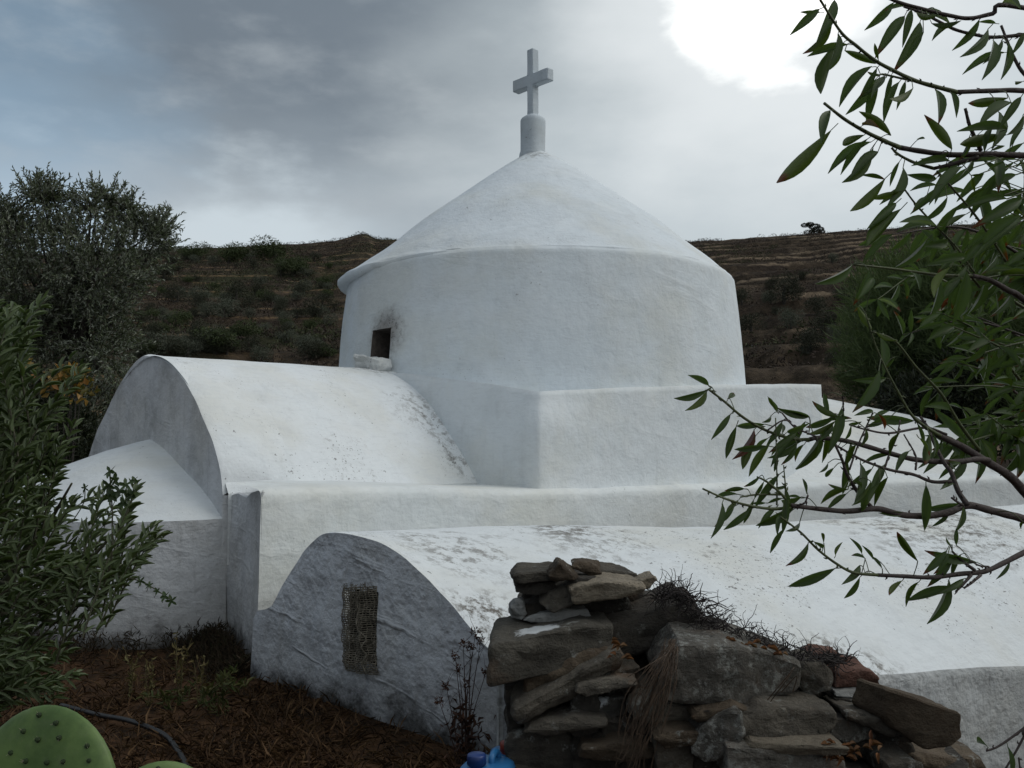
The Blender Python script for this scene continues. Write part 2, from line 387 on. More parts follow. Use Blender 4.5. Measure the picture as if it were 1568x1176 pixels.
# ================================================================== CHURCH  (layout in units of S metres)
S = 1.4
u = Vector((.7071, .7071, 0)); v = Vector((-.7071, .7071, 0))
def PS(px, py, Y): return P(px, py, Y*S)
C = Vector((.245, 8.0, 0))*S
church = empty('church', (C.x, C.y, GZ))
tag(church, 'large white domed chapel with cone roof, round drum and barrel vault behind the low vault', 'church')
wc = P(583, 527, 6.78*S)
M_drum = whitewash('limewash_drum', (.66, .72, .765), .14, .10, None, .45, soot=(tuple(P(586, 508, 6.72*S)), .34))
M_dome = whitewash('limewash_dome', (.66, .72, .77), .45, .08, None, .35, patch=[(tuple(P(820, 232, 7.9*S)), .42, .55)])
M_vault = whitewash('limewash_vault', (.70, .74, .77), .72, .06, None, .3, (1, 1, .8),
                    patch=[(tuple(PS(545, 570, 6.75)), .75, 1.0), (tuple(PS(660, 640, 6.2)), .55, .6), (tuple(PS(715, 705, 6.0)), .4, .6), (tuple(PS(400, 552, 6.2)), .3, .3)])
M_side = whitewash('limewash_side_wall', (.66, .70, .715), .14, .14, None, .5)
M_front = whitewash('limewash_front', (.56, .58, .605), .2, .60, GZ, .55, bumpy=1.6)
M_apse = whitewash('limewash_apse_roof', (.60, .64, .67), .25, .05, None, .1)

def rings(mb, fn, nth, zs, jit=.012, closed=True):
    rows = []
    for z in zs:
        rows.append([rough(fn(k*2*math.pi/nth, z), jit) for k in range(nth)])
    mb.grid(rows, close_u=True)
# --- drum with a real window opening -----------------------------------
def zat(px, py, Y): return P(px, py, Y).z
z_eave = zat(826, 381, (8-1.66)*S)
z_db = .36*S
def drum_R(z):
    k = (z-z_db)/(z_eave-z_db); return (1.762*(1-k)+1.668*k+.012*math.sin(k*3.1))*S
NTH = 192
wdir = math.atan2(-.7071, -.7071) + .012   # window faces the vault crest
ths = [k*2*math.pi/NTH for k in range(NTH)]
wz0, wz1 = P(583, 552, 6.78*S).z, P(583, 503, 6.78*S).z
zs = sorted(set([z_db+(z_eave-z_db)*i/44 for i in range(45)]))
zs = [z for z in zs if abs(z-wz0) > .015 and abs(z-wz1) > .015]+[wz0, wz1]; zs.sort()
mb = MB(); rows = []
Cx, Cy = C.x, C.y
for z in zs:
    row = []
    for th in ths:
        rr = drum_R(z); p = Vector((Cx+rr*math.cos(th), Cy+rr*math.sin(th), z))
        row.append(rough(p, .016, .9, seed=2))
    rows.append(row)
wi = round((wdir % (2*math.pi))/(2*math.pi)*NTH); hw = 2
cols = [(wi+k) % NTH for k in range(-hw, hw)]
r0 = zs.index(wz0); r1 = zs.index(wz1)
for rr_, dz_ in ((1.664, .006), (1.655, .026), (1.638, .046), (1.60, .068)):
    rows.append([rough(Vector((Cx+rr_*S*math.cos(th), Cy+rr_*S*math.sin(th), z_eave+dz_)), .016, .9, seed=2) for th in ths])
b0 = len(mb.v)
for r_ in rows: mb.v.extend([tuple(q) for q in r_])
for i in range(len(rows)-1):
    for j in range(NTH):
        if r0 <= i < r1 and j in cols: continue
        j2 = (j+1) % NTH; mb.f.append((b0+i*NTH+j, b0+i*NTH+j2, b0+(i+1)*NTH+j2, b0+(i+1)*NTH+j))
# the opening's reveal, running inwards
inw = Vector((-math.cos(wdir), -math.sin(wdir), 0))*.42
edge = []
ja, jb = (wi-hw) % NTH, (wi+hw) % NTH
loop = [(r0, (wi+k) % NTH) for k in range(-hw, hw+1)]+[(i, jb) for i in range(r0+1, r1+1)]+[(r1, (wi+k) % NTH) for k in range(hw-1, -hw-1, -1)]+[(i, ja) for i in range(r1-1, r0, -1)]
ctr = sum((Vector(rows[i][j]) for i, j in loop), Vector())/len(loop)
lr = [[Vector(rows[i][j])*(1-k)+(ctr+(Vector(rows[i][j])-ctr)*.8+inw)*k for i, j in loop] for k in (0, .12, .5, 1)]
lr = [lr[0]]+[[rough(q, .012, 6) for q in r_] for r_ in lr[1:]]
mb2 = MB(); mb2.grid(lr[::-1], close_u=True); n_ = len(loop)
mb2.f.append(tuple(range(n_)))
drum = mb.build('drum', M_drum, church, True)
soot_m = simple('sooty_plaster', (.10, .085, .075), .95, scale=20, bump=.8)
wn = mb2.build('window', soot_m, drum, False)
tag(wn, 'small dark soot-rimmed opening')
# --- dome roof ------------------------------------------------------------
prof = [(.10, 225), (21, 235), (76, 270), (136, 315), (186, 352), (226, 380), (262, 400)]
pr = []
for off, py in prof:
    q = P(824+off, py, 7.93*S); pr.append((abs(q.x-P(824, py, 7.93*S).x), q.z))
pr = pr[:5]+[(1.31*S, 1.725*S), (1.50*S, 1.570*S), (1.60*S, z_eave+.09), (1.652*S, z_eave+.035)]
pr[0] = (.0, pr[0][1]+.0)
pp = spline([Vector((a, 0, z)) for a, z in pr], 7)
mb = MB(); rows = []
for i, q in enumerate(pp):
    row = []
    for th in ths:
        over = max(0, math.cos(th-R(190)))**8            # the eave slab sticks out towards the left
        k = max(0, (q.x/S-1.2)/.46)
        x = q.x*(1+.060*over*k*k)
        z = q.z-(.0)*k
        ap = Vector((-.03*(1-q.x/(1.7*S)), 0, 0))
        p = Vector((Cx+x*math.cos(th), Cy+x*math.sin(th), z))+ap
        row.append(rough(p, .018*min(1, q.x*1.5)+.006*k, 1.1+1.1*(i > len(pp)-4), seed=5))
    rows.append(row)
for (rr, dz) in ((1.650, .008), (1.640, -.022), (1.60, -.035)):
    row = []
    for th in ths:
        over = max(0, math.cos(th-R(190)))**8
        x = rr*S*(1+.060*over) if rr > 1.61 else rr*S
        row.append(rough(Vector((Cx+x*math.cos(th), Cy+x*math.sin(th), z_eave+dz+.01*math.sin(th*3)-.012*over)), .024, 2.2, seed=5))
    rows.append(row)
mb.grid(rows, close_u=True)
dome = mb.build('dome_roof', M_dome, church, True)
# --- stone sill under the window ---------------------------------------
def rockhull(size, seed, n=22, cuts=2, amp=.05, boxy=.75, freq=2.2):
    """angular rock: hull of points pushed towards a box surface, then roughened"""
    rnd = random.Random(seed); bm = bmesh.new(); sx, sy, sz = size
    for cx in (-1, 1):
        for cy in (-1, 1):
            for cz in (-1, 1):
                bm.verts.new(Vector((cx*sx*.5*rnd.uniform(boxy, 1), cy*sy*.5*rnd.uniform(boxy, 1), cz*sz*.5*rnd.uniform(boxy, 1))))
    for _ in range(n-8):
        d = Vector((rnd.uniform(-1, 1), rnd.uniform(-1, 1), rnd.uniform(-1, 1))); mx = max(abs(d.x), abs(d.y), abs(d.z)); d /= mx
        d *= rnd.uniform(.86, 1.0)
        bm.verts.new(Vector((d.x*sx*.5, d.y*sy*.5, d.z*sz*.5)))
    r_ = bmesh.ops.convex_hull(bm, input=bm.verts)
    dead = [e for e in r_['geom_interior'] if isinstance(e, bmesh.types.BMVert)]
    if dead: bmesh.ops.delete(bm, geom=dead, context='VERTS')
    finish_rock(bm, min(size), seed, cuts, amp, freq); return bm
def finish_rock(bm, sz, seed, cuts, amp, freq):
    bmesh.ops.dissolve_limit(bm, angle_limit=R(9), verts=bm.verts, edges=bm.edges)
    bmesh.ops.bevel(bm, geom=list(bm.edges)+list(bm.verts), offset=sz*.055, segments=1, profile=.6, affect='EDGES', clamp_overlap=True)
    bmesh.ops.triangulate(bm, faces=bm.faces)
    for _ in range(cuts):
        L = sz*.13
        ed = [e for e in bm.edges if e.calc_length() > L]
        if ed: bmesh.ops.subdivide_edges(bm, edges=ed, cuts=1); bmesh.ops.triangulate(bm, faces=[f for f in bm.faces if len(f.verts) > 3])
    bmesh.ops.recalc_face_normals(bm, faces=bm.faces)
    bm.normal_update()
    for vv in bm.verts:
        q = vv.co*(freq/max(sz, .02)*.35)+Vector((seed*3.7, seed*1.3, 0))
        d = noise.fractal(q, 1.0, 2.1, 4)*amp*sz + (noise.noise(Vector((q.x*.6, q.y*.6, q.z*5)))*amp*.6*sz)
        d += (abs(noise.noise(q*3.1))-.25)*amp*.9*sz + noise.noise(q*7)*amp*.25*sz
        vv.co += vv.normal*d
def bm_obj(bm, name, mat, parent=None, loc=None, rot=None, smooth=True):
    me = bpy.data.meshes.new(name); bm.to_mesh(me); bm.free()
    o_ = bpy.data.objects.new(name, me); scene.collection.objects.link(o_); me.materials.append(mat)
    if smooth:
        me.polygons.foreach_set('use_smooth', [True]*len(me.polygons)); me.set_sharp_from_angle(angle=R(28))
    if parent: o_.parent = parent; o_.matrix_parent_inverse = Matrix.Translation(-parent_world(parent))
    if loc is not None: o_.location = loc
    if rot is not None: o_.rotation_euler = rot
    return o_
M_sill = whitewash('limewash_stone', (.62, .65, .67), 1.0, .1)
sp_ = P(573, 557, 6.64*S)
sill = bm_obj(rockhull((.40, .26, .17), 5, 26, 3, .12, .5), 'window_sill', M_sill, church, sp_, (R(4), R(9), R(-45)))
# --- square base under the drum -------------------------------------------
Kc = Vector((.245, 5.62))*S
sq = {'K': P(825, 598, 5.50*S), 'R': P(1262, 588, 7.95*S), 'L': P(392, 575, 8.05*S)}
Bk = Vector((.245*S, 10.4*S, .5*S))
def sq_pt(tt, lev):
    """walk round the square, tt in 0..4 from K; lev 0 bottom..1 top"""
    cs_ = [sq['K'], sq['R'], Bk, sq['L']]
    i = int(tt) % 4; f = tt-int(tt); A, B_ = cs_[i], cs_[(i+1) % 4]
    p = A.lerp(B_, f)
    c0 = Vector((C.x, C.y, p.z))
    # rounded corners
    e = min(f, 1-f); rr = .035
    if e < rr: p = p.lerp(c0, .010*(1-(e/rr))**2)
    zt = p.z; 
    mid = math.sin(math.pi*f)
    zt += (.012*S*mid if i == 0 else .07*S*mid if i == 3 else 0)
    o2 = (p-c0).normalized()*.035*S*mid; p = p+o2
    if i in (0, 3):
        e2 = (f if i == 0 else 1-f); wk = math.exp(-(e2/.10)**2)*sstep(.62, 1.0, lev)**1.5
        p = Vector((p.x+(C.x-p.x)*.035*wk, p.y+(C.y-p.y)*.035*wk, p.z))
    zb = -.42*S
    return Vector((p.x, p.y, zb+(zt-zb)*lev))
mb = MB(); rows = []; N4 = 200
tts = []
for i in range(4):
    tts += [i+x for x in (0, .006, .012, .02, .03)] + [i+.04+.92*k/38 for k in range(39)] + [i+x for x in (.97, .98, .988, .994)]
for lev in [k/24 for k in range(25)]:
    fl = 1+.03*(1-lev)**6
    rows.append([rough(Vector((C.x, C.y, 0))+Vector(((q.x-C.x)*fl, (q.y-C.y)*fl, q.z)), .018, 1.0, seed=3) for q in [sq_pt(x, lev) for x in tts]])
for k_, (sh, up) in enumerate([(.99, .05), (.96, .16), (.92, .34), (.86, .6), (.78, .9), (.6, 1)]):
    rows.append([rough(Vector((C.x+(q.x-C.x)*sh, C.y+(q.y-C.y)*sh, q.z+(-.03)*up)), .015, 1.0, seed=3) for q in [sq_pt(x, 1) for x in tts]])
mb.grid(rows, close_u=True)
mb.build('square_base', M_drum if False else whitewash('limewash_base', (.66, .71, .745), .12, .12, None, .5), church, True)
# --- barrel vaults ----------------------------------------------------------
def vault_rows(A0, A1, Cr0, B0, Cr1, B1, n=26, m=40, pw=2.05, sag=0.0):
    """A near foot, Cr crest, B far foot; 0 = near end, 1 = far end"""
    rows = []
    for i in range(n+1):
        k = i/n; a_, c_, b_ = A0.lerp(A1, k), Cr0.lerp(Cr1, k), B0.lerp(B1, k); row = []
        for j in range(m+1):
            s_ = j/m*2-1
            f_, e_ = (a_, -s_) if s_ < 0 else (b_, s_)
            h = 1-abs(e_)**pw
            hor = c_.lerp(f_, abs(e_)); row.append(Vector((hor.x, hor.y, f_.z+(c_.z-f_.z)*h + sag*math.sin(math.pi*k)*h)))
        rows.append(row)
    return rows
cr0 = PS(232, 546, 5.46); nf0 = PS(350, 757, 4.70); ff0 = PS(128, 735, 6.55)
cr1 = PS(575, 566, 6.86); nf1 = PS(752, 737, 5.95); ff1 = Vector((-1.95, 7.75, -.2))*S
nf0b = nf0+Vector((0, 0, -.12)); nf1b = nf1+Vector((0, 0, -.02)); ff0b = ff0+Vector((0, 0, -.5)); ff1b = ff1+Vector((0, 0, -.3))
vr = vault_rows(nf0, nf1+u*.2, cr0, ff0, cr1+u*.4, ff1+u*.2)
mb = MB(); mb.grid([[rough(q, .022, .8, seed=8) for q in r_] for r_ in vr])
# skirts down to the wall tops
mb.grid([[r_[0] if i == 0 else rough(r_[0], .022, .8, seed=8) for i in (1, 1)] and [rough(r_[0], .022, .8, seed=8), Vector((r_[0].x, r_[0].y, r_[0].z-.5))] for r_ in vr])
mb.grid([[Vector((r_[-1].x, r_[-1].y, r_[-1].z-.8)), rough(r_[-1], .022, .8, seed=8)] for r_ in vr])
mb.build('barrel_vault', M_vault, church, True)
# right arm vault beyond the square
a0 = PS(1130, 745, 7.15); c0_ = P(1010, 590, 9.2*S); b0_ = Vector((-.2, 11.0, -.2))*S
a1 = PS(1530, 738, 8.5); c1_ = PS(1400, 640, 10.0); b1_ = Vector((3.7, 12.0, -.2))*S
vr2 = vault_rows(a0, a1, c0_, b0_, c1_, b1_, 24, 36)
midc = P(1262, 604, 9.7*S)
for i, r_ in enumerate(vr2):        # the crest sags and bends a little
    k = i/24; bump_ = math.sin(math.pi*k)*.10
    for j, q in enumerate(r_): q.z += bump_*(1-abs(j/18-1)**2)
mb = MB(); mb.grid([[rough(q, .02, .8, seed=11) for q in r_] for r_ in vr2])
endr = vr2[-1]; mb.grid([[rough(q, .02, .8, seed=11) for q in endr], [Vector((q.x, q.y, -.9)) for q in endr]])
mb.build('rear_vault', whitewash('limewash_rear', (.64, .67, .68), .3, .1), church, True)

# --- body walls ---------------------------------------------------------------
wl = [PS(399, 753, 4.12), PS(610, 751, 4.72), PS(825, 755, 5.41), PS(1010, 748, 6.15), PS(1200, 743, 6.95), PS(1400, 736, 7.6), PS(1568, 731, 8.15), PS(1760, 724, 8.9)]
wls = spline(wl, 16)
def strip(mb, top, fn_low, n=24, jit=.02, seed=1):
    rows = []
    for q in top:
        rows.append([rough(Vector((q.x, q.y, q.z+(fn_low(q)-q.z)*k/n)), jit, 1.1, seed=seed) for k in range(n+1)])
    mb.grid(rows)
fdir0 = Vector((-.613, .79, 0))
def inward(q, d):
    k = max(0, min(1, (q.x-wl[0].x)/1.2)); dd = (fdir0*(1-k)+v*k); d = min(d, .42+1.6*k)
    return q+dd*d-Vector((-fdir0.y, fdir0.x, 0))*.10*(1-k)*min(1, d*8)*0
mb = MB()
rows = []
for q in wls:
    row = [inward(q, 1.6)+Vector((0, 0, .05)), inward(q, .9)+Vector((0, 0, .05)), inward(q, .5)+Vector((0, 0, .045)), inward(q, .22)+Vector((0, 0, .035)), inward(q, .07)+Vector((0, 0, .022)), inward(q, .02)+Vector((0, 0, .004)), q+Vector((0, 0, -.03))]
    row += [Vector((q.x, q.y, q.z-.03+(GZ-.1-q.z)*k/26)) for k in range(1, 27)]
    rows.append([rough(x, .02, .9, seed=12) for x in row])
mb.grid(rows)
mb.build('side_wall', M_side, church, True)
# rest of the box: far sides, so the church is solid from other positions
mb = MB()
br = wls[-1]; bl_ = Vector((-2.4*S, 8.4*S, -.25*S)); bb = Vector((4.6*S, 13.0*S, -.25*S))
fl_ = Vector((-3.02*S, 6.62*S, -.25*S))
poly = [inward(wls[4], .5), fl_, Vector((-2.2*S, 8.0*S, -.25*S)), Vector((1.0*S, 11.9*S, -.25*S)), bb, br]
for i in range(1, len(poly)-1):
    A, B_ = poly[i], poly[i+1]; mb.grid([[A.lerp(B_, k/8)+Vector((0, 0, z_)) for k in range(9)] for z_ in (0, -.5, -1.2)])
mb.build('rear_wall', M_side, church, False)
# --- gable front with the arch --------------------------------------------------
fdir = (ff0-nf0); fdir.z = 0; fdir.normalize(); fn_ = Vector((-fdir.y, fdir.x, 0))
if fn_.dot(Vector((-1, -1, 0))) < 0: fn_ = -fn_
K0 = wl[0].copy()
arch_px = [(346, 757), (343, 722), (334, 678), (320, 640), (304, 607), (285, 577), (262, 556), (240, 547), (222, 547), (203, 566), (184, 596), (166, 634), (149, 678), (136, 715), (128, 738)]
def facept(px, py, off=0):
    d = pdir(px, py); base = nf0; t_ = base.dot(fn_)/d.dot(fn_); return d*t_+fn_*off
arc = spline([facept(a_, b_) for a_, b_ in arch_px], 4)
low = [Vector((q.x, q.y, GZ-.1)) for q in arc]
mb = MB(); NV = 30
rows = [[rough(Vector((q.x, q.y, q.z+(l.z-q.z)*k/NV))+fn_*.03, .022, 1.3, seed=14) for k in range(NV+1)] for q, l in zip(arc, low)]
mb.grid([[q-fn_*.45 for q in rows[0]], [q-fn_*.012-fdir*.012 for q in rows[0]]]+rows)
# rim: the edge of the facade turns back onto the vault
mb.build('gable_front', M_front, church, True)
mb = MB(); mb.grid([[rough(q+fn_*.03, .022, 1.3, seed=14) for q in arc], [rough(q+fn_*.0+Vector((0, 0, .014)), .022, 1.3, seed=14) for q in arc], [rough(q-fn_*.12+Vector((0, 0, .010)), .022, 1.2, seed=14) for q in arc], [rough(q-fn_*.30+Vector((0, 0, -.005)), .022, 1.0, seed=14) for q in arc], [rough(q-fn_*.55+Vector((0, 0, -.05)), .022, .8, seed=8) for q in arc]])
mb.build('vault_edge', M_vault, church, True)
# corner pier right of the arch
cA = facept(349, 757); cB = K0
pier_top = [(318, 778), (345, 762), (362, 757), (374, 762), (383, 755), (392, 751), (400, 753)]
mb = MB(); rows = []
pl0 = facept(318, 790, -.03)
for i, (a_, b_) in enumerate(pier_top):
    k = i/(len(pier_top)-1); base = pl0.lerp(Vector((K0.x, K0.y, 0)), k); Y_ = base.y
    q = P(a_, b_, Y_); rows.append([rough(Vector((q.x, q.y, q.z+(GZ-.1-q.z)*j/26)), .02, 1.6, seed=15) for j in range(27)])
top_r = [[r_[0]+Vector((-.08, 1, 0))*d+Vector((0, 0, h_)) for r_ in rows] for d, h_ in ((.6, -.05), (.25, -.012), (.03, .008), (0, 0))]
mb.grid(rows)
mb.grid(top_r)
last = rows[-1]; mb.grid([last, [q+u*.03+v*.02 for q in last]])
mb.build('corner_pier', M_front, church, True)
# --- apse --------------------------------------------------------------------------
ac = facept(232, 700); ac.z = 0
ar = 1.08*S; ztop = zat(235, 679, 5.42*S); zr = zat(300, 797, 4.6*S)
mb = MB(); rows = []
NA = 60
def apse_dir(k): 
    th = -math.pi/2+math.pi*k/NA; return fn_*math.cos(th)*.86 + fdir*math.sin(th)
def apr(k): return ar
for s_ in [0, .03, .08, .16, .26, .38, .5, .62, .74, .85, .93, .98, 1.0]:
    zz = ztop+.03+(zr-ztop-.03)*(.45*s_**1.0+.55*s_**2.0)
    rows.append([rough(Vector((ac.x, ac.y, zz))+apse_dir(k)*ar*s_, .02, 1.2, seed=17) for k in range(NA+1)])
apse_r = rows
mb.grid(rows); mb.build('apse_roof', M_apse, church, True)
mb = MB(); rows = []
for j in range(27):
    zz = zr-(zr-GZ+.12)*j/26
    rows.append([rough(Vector((ac.x, ac.y, zz))+apse_dir(k)*ar*(1.0+.05*(j/26)**2), .02, 1.2, seed=17) for k in range(NA+1)])
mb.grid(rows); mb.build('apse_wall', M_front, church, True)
# --- pedestal and cross ---------------------------------------------------------------
M_cross = whitewash('limewash_cross', (.52, .58, .63), .25, .12)
px0 = P(816, 228, C.y); r_p = (P(834, 200, C.y).x-P(797, 200, C.y).x)/2
zb_, zt_ = P(816, 236, C.y).z, P(816, 184, C.y).z
mb = MB(); rows = []
for (z, f_) in ((zb_-.1, 1.12), (zb_, 1.05), (zb_+.04, .98), ((zb_+zt_)/2, .97), (zt_-.03, 1.0), (zt_, .98), (zt_+.02, .90), (zt_+.05, .60), (zt_+.07, .3), (zt_+.08, .02)):
    rows.append([rough(Vector((px0.x+r_p*f_*math.cos(a_)*(1+.05*math.cos(4*a_)), px0.y+r_p*f_*math.sin(a_)*(1+.05*math.cos(4*a_)), z)), .006, 5, seed=4) for a_ in [k*2*math.pi/28 for k in range(28)]])
mb.grid(rows, close_u=True)
ped = mb.build('cross_pedestal', M_cross, church, True)
cz0 = zt_; cz1 = P(815, 77, C.y).z; bz0, bz1 = P(816, 133, C.y).z, P(816, 115.5, C.y).z
hw_, ht_ = .050, .056; bl = .305
bm = bmesh.new()
prof_c = [(-hw_, cz0-.06), (hw_, cz0-.06), (hw_, bz0), (bl, bz0), (bl, bz1), (hw_, bz1), (hw_, cz1), (-hw_, cz1), (-hw_, bz1), (-bl, bz1), (-bl, bz0), (-hw_, bz0)]
cc = Vector((px0.x, px0.y, 0))
fr_ = [bm.verts.new(cc - v*a_ - u*ht_ + Vector((0, 0, z))) for a_, z in prof_c]
bk_ = [bm.verts.new(cc - v*a_ + u*ht_ + Vector((0, 0, z))) for a_, z in prof_c]
bm.faces.new(fr_); bm.faces.new(bk_[::-1])
for i in range(12): bm.faces.new((fr_[i], bk_[i], bk_[(i+1) % 12], fr_[(i+1) % 12]))
bmesh.ops.recalc_face_normals(bm, faces=bm.faces)
bmesh.ops.bevel(bm, geom=list(bm.edges), offset=.008, segments=2, affect='EDGES')
bmesh.ops.triangulate(bm, faces=bm.faces)
for _ in range(2): bmesh.ops.subdivide_edges(bm, edges=[e for e in bm.edges if e.calc_length() > .05], cuts=1); bmesh.ops.triangulate(bm, faces=bm.faces)
for vv in bm.verts: vv.co = rough(vv.co, .004, 6)
bm_obj(bm, 'cross', M_cross, ped)

# ================================================================== LOW SIDE CHAPEL
low_ch = empty('side_chapel', (P(785, 1000, 3.0*S).x, 3.0*S, GZ))
tag(low_ch, 'low white barrel-vaulted chapel with grey arched end and burlap-covered slit, nearest the stones', 'chapel')
F0 = PS(388, 945, 4.03); Fc = PS(512, 815, 3.62); F1 = PS(782, 1040, 2.92)
f2 = Vector((F1.x-F0.x, F1.y-F0.y, 0)).normalized(); fn2 = Vector((f2.y, -f2.x, 0))
if fn2.dot(Vector((-1, -1, 0))) < 0: fn2 = -fn2
def face2(px, py, off=0.0):
    d = pdir(px, py); return d*(F0.dot(fn2)/d.dot(fn2))+fn2*off
arch2 = [(388, 950), (396, 938), (418, 931), (432, 900), (450, 866), (472, 836), (497, 817), (530, 818), (575, 830), (615, 851), (652, 882), (688, 921), (714, 957), (734, 985), (756, 1003), (775, 1022), (792, 1048)]
arc2 = spline([face2(a_, b_) for a_, b_ in arch2], 5)
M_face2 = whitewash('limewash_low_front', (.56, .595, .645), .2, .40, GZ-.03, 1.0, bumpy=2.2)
M_roof2 = whitewash('limewash_low_roof', (.67, .71, .735), 1.0, .05, None, .1, (1, 1, .8),
                    patch=[(tuple(PS(745, 935, 3.1)), .34, 1.0), (tuple(PS(690, 850, 3.6)), .5, .7), (tuple(PS(890, 850, 4.1)), .6, .6), (tuple(PS(1400, 810, 5.0)), 1.0, .8), (tuple(PS(1330, 1020, 3.4)), .5, .9), (tuple(PS(860, 812, 4.2)), .3, .8)])
# burlap slit: a real recess in the face
slit = [(536, 903), (578, 903), (580, 1018), (540, 1018)]
NV = 44
mb = MB(); rows = []
for q in arc2:
    rows.append([rough(Vector((q.x, q.y, q.z+(GZ-.12-.5*sstep(-.5, .3, q.x)-q.z)*k/NV)), .026, 1.5, seed=21) for k in range(NV+1)])
def px_of(p):
    c_, s_ = math.cos(PITCH), math.sin(PITCH); yc = p[1]*c_+p[2]*s_; zc = -p[1]*s_+p[2]*c_
    return 784+F*p[0]/yc, 588-F*zc/yc
nrow = len(rows); mcol = NV+1; b0 = len(mb.v)
for r_ in rows: mb.v.extend([tuple(q) for q in r_])
hole = set()
for i in range(nrow-1):
    for j in range(NV):
        cxy = [px_of(mb.v[b0+a_]) for a_ in (i*mcol+j, i*mcol+j+1, (i+1)*mcol+j+1, (i+1)*mcol+j)]
        cx_, cy_ = sum(q[0] for q in cxy)/4, sum(q[1] for q in cxy)/4
        if 528 < cx_ < 577 and 903 < cy_ < 1018: hole.add((i, j)); continue
        mb.f.append((b0+i*mcol+j, b0+i*mcol+j+1, b0+(i+1)*mcol+j+1, b0+(i+1)*mcol+j))
face_o = mb.build('gable_front', M_face2, low_ch, True)
# recess box behind the hole
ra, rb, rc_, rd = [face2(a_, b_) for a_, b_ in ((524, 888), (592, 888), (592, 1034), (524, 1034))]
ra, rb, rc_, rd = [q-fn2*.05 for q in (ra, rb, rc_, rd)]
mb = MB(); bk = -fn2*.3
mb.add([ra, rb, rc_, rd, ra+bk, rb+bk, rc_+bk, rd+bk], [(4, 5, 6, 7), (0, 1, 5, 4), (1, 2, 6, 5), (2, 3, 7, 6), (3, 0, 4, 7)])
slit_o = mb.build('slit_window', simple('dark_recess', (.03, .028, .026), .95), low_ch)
# burlap: real woven threads
def bil(s_, t_, off):
    tl, tr_, br_, bl2 = [face2(a_, b_) for a_, b_ in ((530, 900), (579, 897), (583, 1032), (528, 1023))]
    p = tl.lerp(tr_, s_).lerp(bl2.lerp(br_, s_), t_)
    bulge = .030*math.sin(math.pi*min(1, max(0, s_)))**.7 + .008*math.sin(s_*17+t_*4)+.006*math.sin(t_*23)
    # a fold running down the right third
    fo = math.exp(-((s_-(.62+.22*t_))/.06)**2)*.022
    return p+fn2*(off+.012+bulge+fo)
mbt = MB(); rnd = random.Random(3)
for i in range(17):
    s0 = i/16; pts = []
    t1 = 1-.02*rnd.random()-(.05 if i < 4 else 0)
    for k in range(31):
        t_ = t1*k/30-.01; sx = s0+.010*math.sin(t_*9+i)+.006*rnd.uniform(-1, 1)
        pts.append(bil(sx, t_, .0030*(1 if (k+i) % 2 else -1)))
    mbt.tube(pts, .0031, 4, False)
for j in range(42):
    t0 = j/41; pts = []
    for k in range(17):
        s_ = k/16; pts.append(bil(s_, t0+.004*math.sin(s_*8+j)+.003*rnd.uniform(-1, 1), .0030*(1 if (k+j) % 2 else -1)))
    mbt.tube(pts, .0029, 4, False)
for _ in range(26):     # frayed ends along the top and right edges
    s_ = rnd.random(); p = bil(s_, -.01, 0); mbt.tube([p, p+Vector((rnd.uniform(-.012, .012), rnd.uniform(-.01, .01), rnd.uniform(.004, .022))), p+Vector((rnd.uniform(-.02, .02), -.01, rnd.uniform(0, .026)))], .0013, 4, False)
mbt.tube([bil(.80+.03*math.sin(k*1.3)-(.16*math.sin(k/5) if k < 14 else 0), k/26, .012) for k in range(27)], .004, 5)
mbt.build('burlap_cover', simple('burlap', (.21, .19, .15), .95, scale=30, var=.55), slit_o)
# roof of the low chapel: lofted from the arch to a wider, lower far end
eave = [PS(782, 1010, 2.97), PS(900, 1030, 3.05), PS(1100, 1040, 3.2), PS(1290, 1034, 3.42), PS(1430, 1026, 3.66), PS(1568, 1018, 3.92), PS(1760, 1008, 4.3)]
crest = [PS(512, 815, 3.62), PS(660, 809, 3.95), PS(850, 806, 4.3), PS(1060, 806, 4.65), PS(1270, 798, 5.0), PS(1568, 775, 5.5), PS(1800, 760, 6.0)]
NS = 16
es, cs2 = spline(eave, NS), spline(crest, NS)
wall_in = [inward(wls[min(len(wls)-1, int(i*len(wls)/len(es)))], .0) for i in range(len(es))]
rows = []
na2 = len(arc2)
